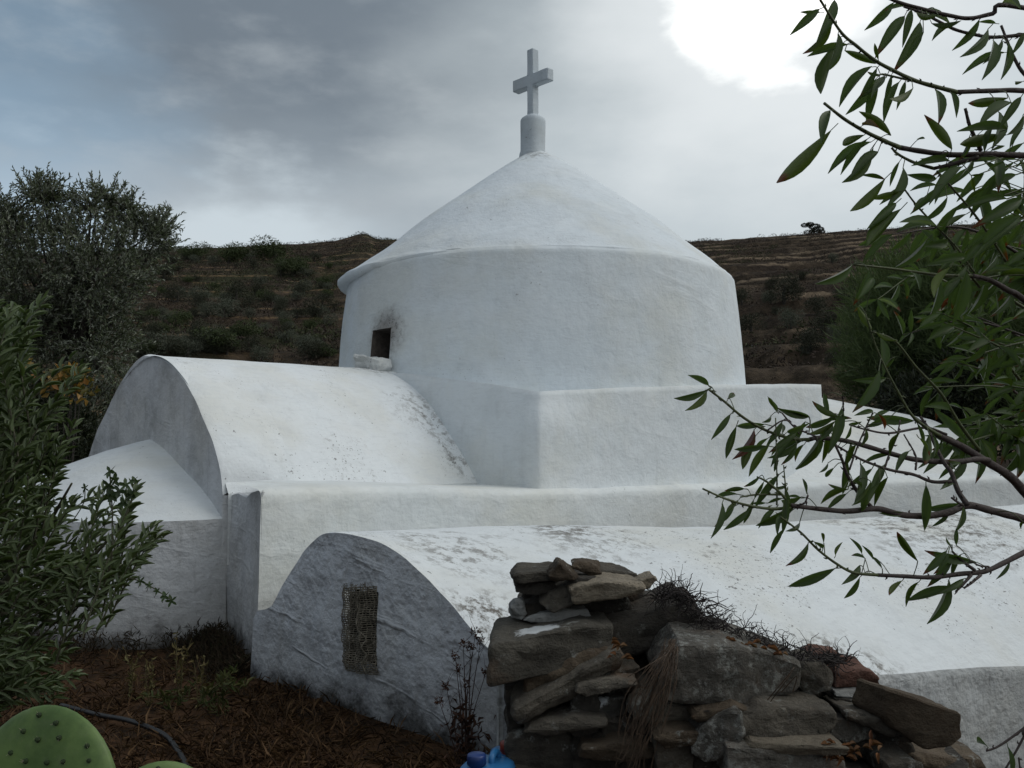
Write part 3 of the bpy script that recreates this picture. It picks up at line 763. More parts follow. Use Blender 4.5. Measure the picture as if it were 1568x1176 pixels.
# resample the arch so the loft starts on it
ci = min(range(na2), key=lambda i: -arc2[i].z)
def resamp(pts, n):
    L = [0]
    for a_, b_ in zip(pts, pts[1:]): L.append(L[-1]+(b_-a_).length)
    out = []
    for k in range(n+1):
        t_ = L[-1]*k/n; i = max(0, min(len(pts)-2, next((i for i in range(len(pts)-1) if L[i+1] >= t_), len(pts)-2)))
        f_ = 0 if L[i+1] == L[i] else (t_-L[i])/(L[i+1]-L[i]); out.append(pts[i].lerp(pts[i+1], f_))
    return out
end_i = min(range(na2), key=lambda i: abs(px_of(arc2[i])[0]-760))
nearhalf0 = resamp(arc2[ci:end_i+1], 26)
farhalf0 = resamp(arc2[8:ci+1], 12)
for i in range(len(es)):
    k = i/(len(es)-1); e_, c_ = es[i], cs2[i]
    near_ = [Vector((c_.lerp(e_, q).x, c_.lerp(e_, q).y, e_.z+(c_.z-e_.z)*(1-q**(1.75)))) for q in [j/26 for j in range(27)]]
    bk_ = c_ + (c_-e_)*.55
    far_ = [Vector((bk_.lerp(c_, q).x, bk_.lerp(c_, q).y, c_.z-.42*(1-q)**2)) for q in [j/12 for j in range(13)]]
    w0 = max(0, 1-i/14)**1.5
    near_ = [a_.lerp(b_, w0) for a_, b_ in zip(near_, nearhalf0)]
    far_ = [a_.lerp(b_, w0) for a_, b_ in zip(far_, farhalf0)]
    seam = w0**8
    rows.append([rough(q, .026 if seam > .9 else .024, 1.5 if seam > .9 else .9, seed=21 if seam > .9 else 23) for q in far_[:-1]+near_])
mb = MB(); mb.grid(rows); mb.build('barrel_vault', M_roof2, low_ch, True)
lowrim = []
for i, r_ in enumerate(rows):
    q = r_[-1]; lowrim.append([Vector(q)-Vector((0, 0, 0)), q+Vector((.0, -.02, -.03)), q+Vector((0, -.012, -.07))]+[rough(Vector((q.x, q.y-.01, q.z-.08+(GZ-1.2-q.z)*j/22)), .02, 1.6, seed=25) for j in range(1, 23)])
mb = MB(); mb.grid(lowrim)
endl = rows[-1]; mb.grid([endl, [Vector((q.x, q.y, GZ)) for q in endl]])
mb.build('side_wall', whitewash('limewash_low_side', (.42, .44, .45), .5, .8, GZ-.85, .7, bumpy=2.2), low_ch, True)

exec_after = []
# ================================================================== STONES
ROCK = {
 'grey': rockmat('schist_grey', (.085, .076, .063), (.140, .125, .102), .45),
 'dark': rockmat('schist_dark', (.042, .038, .033), (.072, .064, .054), .35),
 'tan': rockmat('schist_tan', (.17, .145, .11), (.23, .20, .155), .1),
 'brown': rockmat('schist_brown', (.070, .052, .036), (.115, .090, .064), .2),
 'lichen': rockmat('schist_lichen', (.080, .075, .066), (.13, .12, .105), 1.0),
 'red': rockmat('schist_red', (.16, .075, .055), (.20, .11, .085), .1),
 'pale': rockmat('schist_pale', (.27, .28, .28), (.34, .34, .33), .2),
 'splash': rockmat('schist_splashed', (.085, .078, .066), (.13, .12, .10), .15, white=(tuple(P(822, 958, 3.25)), .085)),
 'splash2': rockmat('schist_dripped', (.070, .066, .060), (.10, .095, .085), .1, white=(tuple(P(918, 1068, 3.12)), .035)),
}
def slab(name, poly, Y, thick, tone, parent=None, seed=1, back=None, skew=(0, 0, 0), dY=0.0, amp=.10, cuts=3):
    """a stone: its front face outline at distance Y (dY = how much farther its right end is), thickness towards the back"""
    rnd = random.Random(seed)
    xs = [q[0] for q in poly]; x0, x1 = min(xs), max(xs)
    fr = [P(a_, b_, Y+dY*((a_-x0)/(x1-x0)-.5)+rnd.uniform(-.02, .02)) for a_, b_ in poly]
    c_ = sum(fr, Vector())/len(fr)
    bk_ = []
    for q in fr:
        w_ = rnd.uniform(.90, 1.02); bk_.append(c_+(q-c_)*w_+Vector((0, thick, 0))+Vector(skew)+Vector((rnd.uniform(-.02, .02), rnd.uniform(-.04, .04), rnd.uniform(-.01, .01))))
    bm = bmesh.new()
    for q in fr+bk_: bm.verts.new(q-c_)
    r_ = bmesh.ops.convex_hull(bm, input=bm.verts)
    dead = [e for e in r_['geom_interior'] if isinstance(e, bmesh.types.BMVert)]
    if dead: bmesh.ops.delete(bm, geom=dead, context='VERTS')
    zz = [q.z for q in fr]; szz = min(max(zz)-min(zz), thick, (x1-x0)/F*Y)
    finish_rock(bm, max(.03, szz), seed, cuts, amp, 2.4)
    return bm_obj(bm, name, ROCK[tone], parent, c_)

dw = empty('dry_stone_wall', (P(1050, 1100, 3.1).x, 3.2, GZ))
tag(dw, 'collapsing dry stone wall of dark schist blocks in front of the low chapel', 'stone wall')
wall_stones = [
 # (front outline px, Y, thickness, tone, dY)
 ([(748, 1056), (746, 1000), (752, 985), (800, 975), (900, 958), (940, 960), (938, 1010), (860, 1030), (800, 1045)], 3.15, .55, 'splash', .15),
 ([(930, 958), (1066, 915), (1074, 935), (1090, 968), (1060, 985), (935, 1012)], 3.35, .5, 'dark', .1),
 ([(802, 1043), (812, 1030), (862, 1008), (930, 988), (948, 990), (945, 1002), (870, 1030), (806, 1062)], 3.17, .35, 'brown', .05),
 ([(786, 1100), (790, 1086), (850, 1050), (948, 994), (954, 1004), (945, 1024), (880, 1066), (796, 1106)], 3.10, .40, 'grey', .1),
 ([(772, 1056), (800, 1052), (806, 1075), (790, 1100), (795, 1135), (776, 1120)], 3.2, .3, 'dark', 0),
 ([(866, 1120), (872, 1085), (890, 1056), (912, 1044), (920, 1075), (916, 1128), (880, 1134)], 3.12, .3, 'dark', 0),
 ([(910, 1052), (918, 1034), (945, 1026), (978, 1020), (982, 1060), (930, 1066)], 3.17, .35, 'grey', .05),
 ([(890, 1082), (895, 1070), (958, 1066), (962, 1094), (925, 1104), (892, 1098)], 3.12, .3, 'splash2', 0),
 ([(1010, 1066), (1016, 1030), (1040, 984), (1105, 980), (1180, 1000), (1222, 1020), (1222, 1050), (1160, 1082), (1090, 1086), (1030, 1080)], 3.05, .45, 'lichen', .15),
 ([(968, 1082), (985, 1070), (1060, 1080), (1094, 1090), (1090, 1124), (1040, 1126), (972, 1104)], 3.05, .4, 'grey', .05),
 ([(1003, 1140), (1012, 1126), (1040, 1124), (1062, 1140), (1064, 1190), (1005, 1190)], 2.98, .3, 'grey', 0),
 ([(1060, 1150), (1070, 1122), (1098, 1092), (1135, 1088), (1140, 1120), (1118, 1160), (1080, 1172)], 2.92, .35, 'lichen', 0),
 ([(1128, 1118), (1142, 1096), (1170, 1076), (1240, 1080), (1279, 1090), (1280, 1110), (1260, 1132), (1190, 1142), (1130, 1134)], 2.98, .5, 'grey', .1),
 ([(1110, 1140), (1122, 1140), (1215, 1150), (1290, 1156), (1300, 1200), (1112, 1200)], 2.90, .5, 'lichen', .05),
 ([(1275, 1068), (1335, 1074), (1372, 1095), (1350, 1112), (1290, 1094)], 3.25, .3, 'dark', .05),
 ([(1276, 1100), (1330, 1098), (1340, 1130), (1300, 1140), (1270, 1128)], 3.12, .3, 'lichen', .05),
 ([(1400, 1165), (1412, 1156), (1505, 1160), (1520, 1200), (1402, 1200)], 3.15, .4, 'brown', .1),
 ([(1360, 1172), (1368, 1166), (1412, 1170), (1415, 1200), (1362, 1200)], 2.95, .25, 'grey', 0),
 ([(776, 1130), (840, 1110), (878, 1130), (884, 1200), (780, 1200)], 3.12, .4, 'dark', 0),
 ([(878, 1140), (918, 1128), (1000, 1128), (1008, 1200), (880, 1200)], 3.08, .4, 'dark', 0),
 ([(920, 1100), (970, 1098), (1002, 1115), (1000, 1140), (924, 1140)], 3.12, .35, 'dark', 0),
 ([(800, 1100), (865, 1060), (880, 1100), (870, 1130), (805, 1130)], 3.30, .3, 'dark', 0),
 ([(1225, 1020), (1270, 1030), (1276, 1066), (1230, 1072), (1215, 1050)], 3.35, .3, 'grey', 0),
 ([(1290, 1128), (1345, 1110), (1400, 1140), (1410, 1170), (1300, 1165)], 3.15, .35, 'dark', 0),
 ([(1062, 1150), (1110, 1150), (1116, 1200), (1060, 1200)], 3.0, .3, 'dark', 0),
 ([(790, 930), (830, 918), (872, 926), (876, 950), (800, 965)], 3.45, .35, 'dark', 0),
 ([(826, 925), (840, 905), (870, 897), (880, 924), (846, 940)], 3.36, .2, 'grey', 0),
 ([(800, 950), (830, 938), (900, 932), (905, 948), (850, 958)], 3.40, .3, 'pale', 0),
 ([(850, 915), (960, 905), (972, 940), (940, 960), (860, 955)], 3.50, .2, 'dark', 0),
 ([(800, 905), (830, 884), (900, 880), (985, 890), (990, 925), (900, 935), (800, 930)], 3.62, .2, 'dark', 0),
 ([(880, 1062), (885, 1050), (930, 1038), (975, 1040), (976, 1050), (900, 1068)], 3.08, .3, 'grey', 0),
 ([(1060, 1100), (1066, 1090), (1130, 1082), (1150, 1090), (1120, 1104), (1070, 1108)], 2.96, .3, 'brown', 0),
 ([(1140, 1146), (1150, 1136), (1240, 1138), (1300, 1146), (1296, 1156), (1180, 1156)], 2.88, .35, 'tan', 0),
 ([(1296, 1088), (1350, 1100), (1400, 1128), (1398, 1138), (1340, 1120), (1298, 1100)], 3.08, .25, 'grey', 0),
 ([(800, 1122), (810, 1112), (880, 1096), (930, 1100), (928, 1112), (850, 1126)], 3.04, .3, 'grey', 0),
 ([(1000, 1132), (1010, 1120), (1066, 1122), (1096, 1132), (1090, 1142), (1020, 1146)], 2.92, .3, 'brown', 0),
 ([(885, 1160), (892, 1146), (960, 1138), (1004, 1146), (1000, 1162), (920, 1168)], 3.0, .3, 'brown', 0),
 ([(1094, 955), (1180, 985), (1240, 1015), (1220, 1030), (1110, 985)], 3.45, .3, 'dark', .1),
]
for i, (pl, Y_, th_, tone, dy) in enumerate(wall_stones):
    slab('stone', pl, Y_, th_, tone, dw, seed=i+1, dY=dy)
# hidden courses down to the ground and the dark core behind the gaps
rnd = random.Random(77)
for k in range(66):
    px = 800+k%11*62+rnd.uniform(-10, 10); zc = -1.12-.17*(k//11)
    if px < 1000 and k > 22: continue
    zc = zc; Y_ = 3.08+rnd.uniform(-.05, .12)
    bm_obj(rockhull((.17, .4, .17), 200+k, 20, 1, .05, .8), 'stone', ROCK['dark' if k % 3 else 'grey'], dw, Vector(((px-784)/F*Y_, Y_+.1, zc)), (rnd.uniform(-.2, .2), rnd.uniform(-.2, .2), rnd.uniform(-.3, .3)))
def core_pt(px, py, Y): return P(px, py, Y)
ctop = [(800, 1000, 3.42), (860, 975, 3.42), (940, 980, 3.45), (1040, 985, 3.45), (1120, 1000, 3.42), (1200, 1030, 3.40), (1280, 1075, 3.38), (1360, 1110, 3.4), (1420, 1150, 3.42)]
mb = MB(); rows = []
for a_, b_, y_ in ctop:
    q = P(a_, b_, y_); rows.append([q+Vector((0, .35, -.1)), q+Vector((0, .15, .0)), q, Vector((q.x, q.y-.1, q.z-.14)), Vector((q.x, q.y-.1, GZ-1.1))])
rows = [[rough(q, .03, 4) for q in r_] for r_ in rows]
mb.grid(rows); mb.build('gap_shade_core', simple('gap_shade_dark', (.022, .016, .012), 1.0, scale=25, bump=.9), dw)  # near-black core sheet, its colour stands in for shade between the stones

# loose stones lying on the wall: each a thing of its own
def loose(pl, Y_, th_, tone, dy, name, label, seed, **kw):
    o_ = slab(name, pl, Y_, th_, tone, None, seed, dY=dy, **kw); tag(o_, label, 'stone', 'loose stones lying on top of the dry stone wall'); return o_
loose([(785, 882), (792, 877), (855, 874), (858, 888), (800, 893), (787, 893)], 3.38, .22, 'grey', 0, 'loose_stone', 'flat grey slab with a pale lichen corner, far left of the top stones', 301)
loose([(787, 894), (800, 893), (852, 890), (850, 906), (820, 912), (790, 908)], 3.40, .22, 'dark', 0, 'loose_stone', 'dark layered slab right under the lichen-cornered grey slab', 302)
loose([(838, 884), (846, 866), (856, 861), (874, 872), (888, 884), (880, 890), (846, 890)], 3.34, .12, 'brown', 0, 'loose_stone', 'small dark pointed stone between grey slab and tan slab', 303)
loose([(874, 868), (880, 861), (900, 860), (915, 868), (924, 880), (905, 884)], 3.42, .14, 'brown', 0, 'loose_stone', 'rounded brown stone, the highest one of the wall top', 304)
loose([(905, 876), (915, 870), (950, 874), (976, 880), (978, 888), (915, 890)], 3.50, .16, 'grey', 0, 'loose_stone', 'thin long grey slab behind the tan slab', 305)
loose([(872, 902), (890, 895), (930, 890), (985, 893), (992, 902), (984, 910), (930, 914), (880, 925)], 3.28, .24, 'tan', 0, 'loose_stone', 'light tan slab with a smooth face on the wall top', 306)
loose([(866, 896), (876, 886), (915, 884), (950, 888), (930, 893), (890, 897)], 3.36, .10, 'dark', 0, 'loose_stone', 'dark grey flake lying on the tan slab', 307)
loose([(972, 892), (985, 884), (1002, 882), (1008, 888), (996, 902), (984, 904)], 3.36, .14, 'tan', 0, 'loose_stone', 'pointed pinkish tan stone at the right tip of the top slabs', 308)
wst = slab('loose_stone', [(782, 930), (790, 920), (800, 922), (808, 940), (800, 950), (784, 948)], 3.40, .12, 'pale', None, 309)
tag(wst, 'small whitewashed stone wedged below the grey slab on the left', 'stone', 'loose stones lying on top of the dry stone wall')
loose([(1236, 1010), (1240, 1000), (1275, 997), (1298, 1010), (1304, 1026), (1270, 1030)], 3.42, .18, 'red', 0, 'loose_stone', 'dusty pink stone at the end of the dead roots', 310)
loose([(1218, 1050), (1220, 1030), (1235, 1018), (1262, 1016), (1276, 1030), (1276, 1062), (1240, 1068)], 3.20, .2, 'tan' if False else 'grey', 0, 'loose_stone', 'rounded grey-brown stone left of the reddish brick-like stone', 311)
loose([(1277, 1040), (1282, 1030), (1330, 1026), (1345, 1036), (1350, 1052), (1278, 1056)], 3.30, .22, 'red', 0, 'loose_stone', 'reddish brick-like stone beside the big brown block', 312)
loose([(1278, 1058), (1332, 1056), (1332, 1070), (1300, 1074), (1280, 1066)], 3.26, .2, 'pale', 0, 'loose_stone', 'pale grey slab under the reddish brick-like stone', 313)
bk = slab('stone_block', [(1362, 1056), (1408, 1084), (1474, 1092), (1476, 1130), (1462, 1146), (1420, 1150), (1372, 1118), (1352, 1096)], 3.02, .17, 'brown', None, 314, skew=(-.045, .0, .012), dY=-.08, amp=.05)
tag(bk, 'big squared brown stone block tilted against the low chapel roof edge', 'stone block')

# ================================================================== THE DEAD ROOTS, STRAW AND LEAVES ON THE WALL
M_root = simple('dead_roots', (.018, .012, .011), .8, scale=30, var=.4)
M_straw = simple('dry_straw', (.085, .055, .034), .8, scale=30, var=.45)
M_strawl = simple('pale_straw', (.21, .165, .115), .8, scale=30, var=.5)
rnd = random.Random(11)
def curl(mb, p0, d, L, rad, n=9, wig=.35, grav=.0, seg=4):
    p = Vector(p0); d = Vector(d).normalized(); pts = [p.copy()]
    for k in range(n):
        d = (d+Vector((rnd.uniform(-wig, wig), rnd.uniform(-wig, wig), rnd.uniform(-wig, wig)-grav))).normalized()
        p = p+d*L/n; pts.append(p.copy())
    mb.tube(pts, [rad*(1-.6*k/n) for k in range(n+1)], seg, False); return pts
path = [(1000, 905, 3.38), (1040, 902, 3.38), (1070, 918, 3.34), (1095, 950, 3.30), (1140, 968, 3.28), (1180, 982, 3.27), (1220, 992, 3.28), (1262, 1002, 3.30), (1290, 1004, 3.34)]
mb = MB()
for k in range(620):
    t_ = rnd.random()*(len(path)-1); i = int(t_); f_ = t_-i; A, B_ = path[i], path[i+1]
    px, py, y_ = [A[j]*(1-f_)+B_[j]*f_ for j in range(3)]
    sp = 1.0 if 2 < t_ < 6.5 else .5
    q = P(px+rnd.gauss(0, 7), py+rnd.gauss(6, 7)*sp+8*sp, y_+rnd.uniform(-.10, .06))
    curl(mb, q, (rnd.uniform(-1, 1), rnd.uniform(-.6, .6), rnd.uniform(-.5, .35)), rnd.uniform(.05, .13), rnd.uniform(.0011, .0030), 7, .55)
for (px, py, L) in ((1030, 900, .09), (1046, 900, .11), (1052, 905, .08), (1120, 955, .09), (1140, 962, .11), (1150, 965, .1), (1190, 985, .12), (1200, 990, .13), (1205, 992, .09), (1160, 970, .07), (1240, 1000, .1), (1015, 903, .07)):
    for r3 in range(3): curl(mb, P(px, py, 3.28), (rnd.uniform(-.3, .7), rnd.uniform(-.2, .2), 1), L*rnd.uniform(.7, 1), .0016, 10, .55, .14)
roots = mb.build('dead_roots', M_root); tag(roots, 'tangle of dark dead creeper roots along the top edge of the stone wall', 'roots')
mb = MB()
for k in range(46):
    q = P(1028+rnd.gauss(0, 8), 985+rnd.uniform(-8, 18), 3.0+rnd.uniform(-.04, .02)); f_ = rnd.random()
    e_ = P(rnd.gauss(975, 11), rnd.uniform(1040, 1176), 2.92+rnd.uniform(-.05, .05)); m_ = q.lerp(e_, .5)+Vector((rnd.uniform(-.02, .03), -.03, rnd.uniform(0, .04)))
    pts = spline([q, m_, e_, e_+Vector((rnd.uniform(-.03, .01), 0, -.12*rnd.random()))], 4); mb.tube(pts, rnd.uniform(.0008, .0017), 4, False)
for k in range(16):
    q = P(1030+rnd.gauss(0, 5), 985+rnd.uniform(-8, 12), 2.97); e_ = P(rnd.gauss(985, 20), rnd.uniform(1030, 1120), 2.88); m_ = q.lerp(e_, .5)+Vector((rnd.uniform(-.02, .03), -.03, rnd.uniform(0, .03)))
    mb.tube(spline([q, m_, e_], 4), rnd.uniform(.0010, .0017), 4, False)
for s_ in ((1175, 1072, 1210, 1030, 1216, 1022), (1180, 1074, 1205, 1040, 1214, 1024), (1196, 1060, 1220, 1035, 1214, 1060)):
    mb.tube(spline([P(s_[0], s_[1], 2.95), P(s_[2], s_[3], 2.93), P(s_[4], s_[5], 2.95)], 5), .0018, 4, False)
st = mb.build('straw_bundle', M_straw); tag(st, 'brown dry straw stems hanging down the middle of the stone wall', 'straw')

# ------------------------------------------------------------------ leaves (numpy)
def leaf_template(n=5, w=1.0, fold=.25, curlf=.25, shape=.85):
    vs_, fs_, uv_ = [], [], []
    for i in range(n+1):
        t_ = i/n; wd = .5*w*(max(0, math.sin(math.pi*min(1, t_*.97+.015)))**shape)
        for j in (-1, 0, 1):
            vs_.append((t_, j*wd, abs(j)*wd*fold*2 - curlf*t_*t_)); uv_.append((t_, .5+.5*j))
    for i in range(n):
        for j in (0, 1): fs_.append((i*3+j, i*3+j+1, (i+1)*3+j+1, (i+1)*3+j))
    return np.array(vs_), np.array(fs_), np.array(uv_)
def leaf_mesh(name, bases, dirs, normals, lens, widths, tpl, mat, parent=None, uvs=False):
    tv, tf, tu = tpl; B = np.asarray(bases, float); Dn = np.asarray(dirs, float); N = np.asarray(normals, float)
    Dn = Dn/np.linalg.norm(Dn, axis=1, keepdims=True)
    Sd = np.cross(N, Dn); Sd /= np.maximum(1e-6, np.linalg.norm(Sd, axis=1, keepdims=True)); N = np.cross(Dn, Sd)
    L = np.asarray(lens, float)[:, None, None]; W = np.asarray(widths, float)[:, None, None]
    V = B[:, None, :]+Dn[:, None, :]*tv[None, :, 0:1]*L+Sd[:, None, :]*tv[None, :, 1:2]*W+N[:, None, :]*(tv[None, :, 2:3]*L*.999)
    n = len(B); k = len(tv); V = V.reshape(-1, 3); Fc_ = (tf[None]+np.arange(n)[:, None, None]*k).reshape(-1, 4)
    me = bpy.data.meshes.new(name); me.vertices.add(len(V)); me.vertices.foreach_set('co', V.ravel())
    me.loops.add(len(Fc_)*4); me.loops.foreach_set('vertex_index', Fc_.ravel().astype('i4'))
    me.polygons.add(len(Fc_)); me.polygons.foreach_set('loop_start', (np.arange(len(Fc_))*4).astype('i4')); me.polygons.foreach_set('loop_total', np.full(len(Fc_), 4, 'i4'))
    if uvs:
        uvl = me.uv_layers.new(name='UVMap'); U = np.tile(tu, (n, 1))[Fc_.ravel()]; uvl.data.foreach_set('uv', U.ravel())
    me.update(); me.validate()
    return link(name, me, mat, parent, True)
class Leaves:
    def __init__(s): s.b = []; s.d = []; s.n = []; s.l = []; s.w = []
    def add(s, b, d, n, l, w_): s.b.append(tuple(b)); s.d.append(tuple(d)); s.n.append(tuple(n)); s.l.append(l); s.w.append(w_)
    def build(s, name, tpl, mat, parent=None, uvs=False): return leaf_mesh(name, s.b, s.d, s.n, s.l, s.w, tpl, mat, parent, uvs)
def rv(r_=None):
    q = r_ or rnd
    while True:
        p = Vector((q.uniform(-1, 1), q.uniform(-1, 1), q.uniform(-1, 1)))
        if .05 < p.length < 1: return p.normalized()

# fallen orange leaves on the wall
lv = Leaves(); fallen = [(935, 983, 3.08), (948, 988, 3.08), (958, 990, 3.07), (940, 1004, 3.05), (962, 1008, 3.02), (968, 1006, 3.02), (1120, 982, 3.12), (1128, 986, 3.12), (1138, 988, 3.12), (1150, 992, 3.12), (1160, 994, 3.12), (1185, 1004, 3.12), (1195, 1002, 3.1)]
fallen += [(1300+rnd.uniform(-38, 50), 1142+rnd.uniform(-8, 22), 2.92) for _ in range(16)]+[(1140+rnd.gauss(0, 25), 990+rnd.gauss(0, 5), 3.12) for _ in range(9)]
for (px, py, y_) in fallen:
    for _ in range(2): lv.add(P(px+rnd.uniform(-4, 4), py+rnd.uniform(-3, 3), y_-.02), Vector((rnd.uniform(-1, 1), rnd.uniform(-.4, .2), rnd.uniform(-.25, .25))), Vector((rnd.uniform(-.5, .5), -.6, 1)), rnd.uniform(.018, .034), rnd.uniform(.009, .016))
M_fallen = leafmat('fallen_leaf', [(.10, .04, .018), (.20, .085, .03), (.14, .08, .045), (.24, .14, .07)], trans=.1, roughn=.8)
o_ = lv.build('fallen_leaves', leaf_template(4, 1, .5, .3), M_fallen); tag(o_, 'orange brown dry leaves caught among the wall stones', 'leaves', kind='stuff')

# ================================================================== GROUND COVER, HOSE, DEAD WEEDS
M_grass = leafmat('dry_grass', [(.035, .019, .010), (.085, .044, .020), (.15, .09, .045), (.05, .028, .014)], trans=.1, roughn=.9)
gl = Leaves(); rg = random.Random(5)
for _ in range(30000):
    px = rg.uniform(-150, 820); y_ = 3.0+3.6*rg.random()**1.3; x = (px-784)/F*y_
    if y_ > 5.9+(x+2.0)*-.6: continue
    gn_ = noise.noise(Vector((x*1.3, y_*1.3, 3)))+.4*noise.noise(Vector((x*5, y_*5, 8)))
    if rg.random() > .25+1.6*max(0, gn_+.15): continue
    d = rv(rg); d.z = abs(d.z)*.5+.05 if rg.random() < .8 else 1.2
    gl.add((x, y_, gz(x, y_)-.004), d, (rg.uniform(-1, 1), rg.uniform(-1, 1), 1), rg.uniform(.03, .12), rg.uniform(.0010, .0032))
o_ = gl.build('dry_grass', leaf_template(2, 1, .1, .15), M_grass); tag(o_, 'rusty brown dead grass litter on the ground before the chapel', 'grass', kind='stuff')
M_moss = leafmat('dark_weed', [(.018, .014, .009), (.035, .024, .014), (.055, .038, .022), (.022, .024, .010)], trans=.1, roughn=.9)
# dark dead growth along the foot of the walls
wl_ = Leaves(); foot = []
for q in [rows_ for rows_ in arc2]: pass
fa, fb = face2(388, 950), face2(770, 1100)
for _ in range(5200):
    k = rg.random()
    if noise.noise(Vector((k*9, 2, 1))) < -.12: continue; p = fa.lerp(fb, k); off = abs(rg.gauss(0, .09)); q = p+fn2*off
    zt0 = gz(q.x, q.y); wl_.add((q.x, q.y, zt0+rg.uniform(0, .06)*max(0, 1-off*6)), (rg.uniform(-.6, .6), rg.uniform(-.6, .3), rg.uniform(.0, .8)), rv(rg), rg.uniform(.015, .07), rg.uniform(.003, .009))
for _ in range(5600):
    k = rg.random()*NA
    if noise.noise(Vector((k*.35, 5, 1))) < -.15 and rg.random() < .8: continue
    hh_ = 1; dd = apse_dir(k); off = abs(rg.gauss(0, .12)); q = Vector((ac.x, ac.y, 0))+dd*(ar*1.05+off)
    wl_.add((q.x, q.y, gz(q.x, q.y)+rg.uniform(0, .14)*max(0, 1-off*4)), (rg.uniform(-.6, .6), rg.uniform(-.6, .3), rg.uniform(.0, .8)), rv(rg), rg.uniform(.02, .08), rg.uniform(.003, .010))
ga, gb = facept(330, 900), Vector((K0.x, K0.y, 0))
for _ in range(3500):
    p = Vector((ga.x, ga.y, 0)).lerp(gb, rg.random()*1.1-.05); off = abs(rg.gauss(0, .12)); q = p+fn_*(off+.05)
    wl_.add((q.x, q.y, gz(q.x, q.y)+rg.uniform(0, .12)*max(0, 1-off*4)), (rg.uniform(-.6, .6), rg.uniform(-.6, .3), rg.uniform(.0, .8)), rv(rg), rg.uniform(.02, .08), rg.uniform(.003, .010))
o_ = wl_.build('wall_foot_weeds', leaf_template(2, 1, .1, .15), M_moss); tag(o_, 'dark dead weeds massed along the foot of the white walls', 'weeds', kind='stuff')

M_weedg = leafmat('weed_green', [(.045, .065, .018), (.065, .075, .022), (.09, .085, .03)], trans=.2, roughn=.7)
M_stem = simple('weed_stem', (.10, .085, .035), .8, scale=20)
M_weedy = leafmat('weed_yellow', [(.11, .10, .04), (.15, .12, .05), (.10, .07, .03)], trans=.15, roughn=.8)
def weed(px, py, y_, h, mat, label, n=60, wild=.5, spread=.02):
    q = P(px, py, y_); base = Vector((q.x, q.y, gz(q.x, q.y)-.01)); r_ = empty('weed', base); tag(r_, label, 'weed', 'weeds growing at the foot of the gable wall')
    mb = MB(); lv = Leaves()
    for s_ in range(3):
        pts = spline([base, base+Vector((rg.uniform(-spread, spread), rg.uniform(-spread, spread), h*.5)), base+Vector((rg.uniform(-spread, spread)*2.5, rg.uniform(-spread, spread)*2, h*rg.uniform(.75, 1)))], 5)
        mb.tube(pts, [.0035*(1-.6*k/(len(pts)-1)) for k in range(len(pts))], 5)
        for k in range(n//3):
            i = rg.randrange(1, len(pts)); lv.add(pts[i]+rv(rg)*.004, rv(rg)+Vector((0, 0, .4)), rv(rg), rg.uniform(.018, .045)*wild*2, rg.uniform(.006, .012))
    mb.build('stem', M_stem, r_); lv.build('foliage', leaf_template(3), mat, r_)
weed(200, 1050, 5.1, .30, M_weedy, 'slim yellowish weed left of the other wall-foot weeds', 60)
weed(230, 1040, 5.0, .26, M_weedy, 'short yellowish weed beside the slim one, left of the gable pier', 60)
weed(277, 1040, 5.0, .40, M_weedy, 'tallest yellow-green weed, in front of the apse wall edge', 90)
weed(305, 1040, 4.9, .30, M_weedy, 'thin pale weed under the corner pier', 40)
weed(340, 1060, 4.8, .22, M_weedg, 'low bushy green weed below the corner pier', 160, .7, .07)
weed(265, 1065, 4.9, .14, M_weedg, 'low green weed tuft in front of the tall yellow weed', 90, .6, .06)
# dead flower stalks by the low chapel
q = P(712, 1100, 3.55); base = Vector((q.x, q.y, gz(q.x, q.y)-.01)); dp = empty('dead_plant', base); tag(dp, 'reddish dead plant with thin upright stalks before the low chapel end wall', 'dead plant')
mb = MB(); heads = Leaves()
for (dx, h, wd) in ((-.055, .50, .02), (-.03, .62, .01), (-.005, .68, 0), (.015, .66, 0), (.03, .72, .005), (.06, .55, .02), (-.075, .44, .03), (.0, .5, .0), (.045, .68, .0), (-.02, .56, 0)):
    tpt = base+Vector((dx*1.3, rg.uniform(-.03, .03), h*.92)); pts = spline([base+Vector((dx*.25, 0, 0)), base+Vector((dx*.4+rg.uniform(-.01, .01), 0, h*.5)), tpt], 6)
    mb.tube(pts, [.0040*(1-.75*k/(len(pts)-1)) for k in range(len(pts))], 5)
    for k in range(5):
        i = rg.randrange(len(pts)//2, len(pts)); curl(mb, pts[i], (rg.uniform(-1, 1), rg.uniform(-.5, .5), 1), .07, .0011, 5, .2)
    for k in range(30): heads.add(pts[-1]+rv(rg)*.012, rv(rg), rv(rg), rg.uniform(.008, .02), .005)
for k in range(260): heads.add(base+Vector((rg.gauss(0, .035), rg.gauss(0, .03), rg.uniform(0, .38))), rv(rg)+Vector((0, 0, .5)), rv(rg), rg.uniform(.02, .07), rg.uniform(.003, .007))
mb.build('stalks', simple('dead_stalk', (.045, .022, .015), .8), dp)
heads.build('withered_leaves', leaf_template(2), leafmat('withered', [(.03, .015, .012), (.06, .028, .018), (.10, .04, .018)], trans=.05, roughn=.9), dp)
# hose
pts = [(95, 1052, 4.9), (150, 1068, 4.7), (200, 1078, 4.55), (250, 1090, 4.35), (272, 1115, 4.15), (285, 1150, 3.95), (292, 1190, 3.7), (300, 1260, 3.3)]
hp = [P(a_, b_, c_) for a_, b_, c_ in pts]; hp = [Vector((q.x, q.y, gz(q.x, q.y)+.035)) for q in hp]
mb = MB(); mb.tube(spline(hp, 8), .012, 10); o_ = mb.build('irrigation_hose', simple('black_pipe', (.012, .012, .013), .45), None, True); tag(o_, 'black irrigation pipe lying on the brown ground', 'hose')

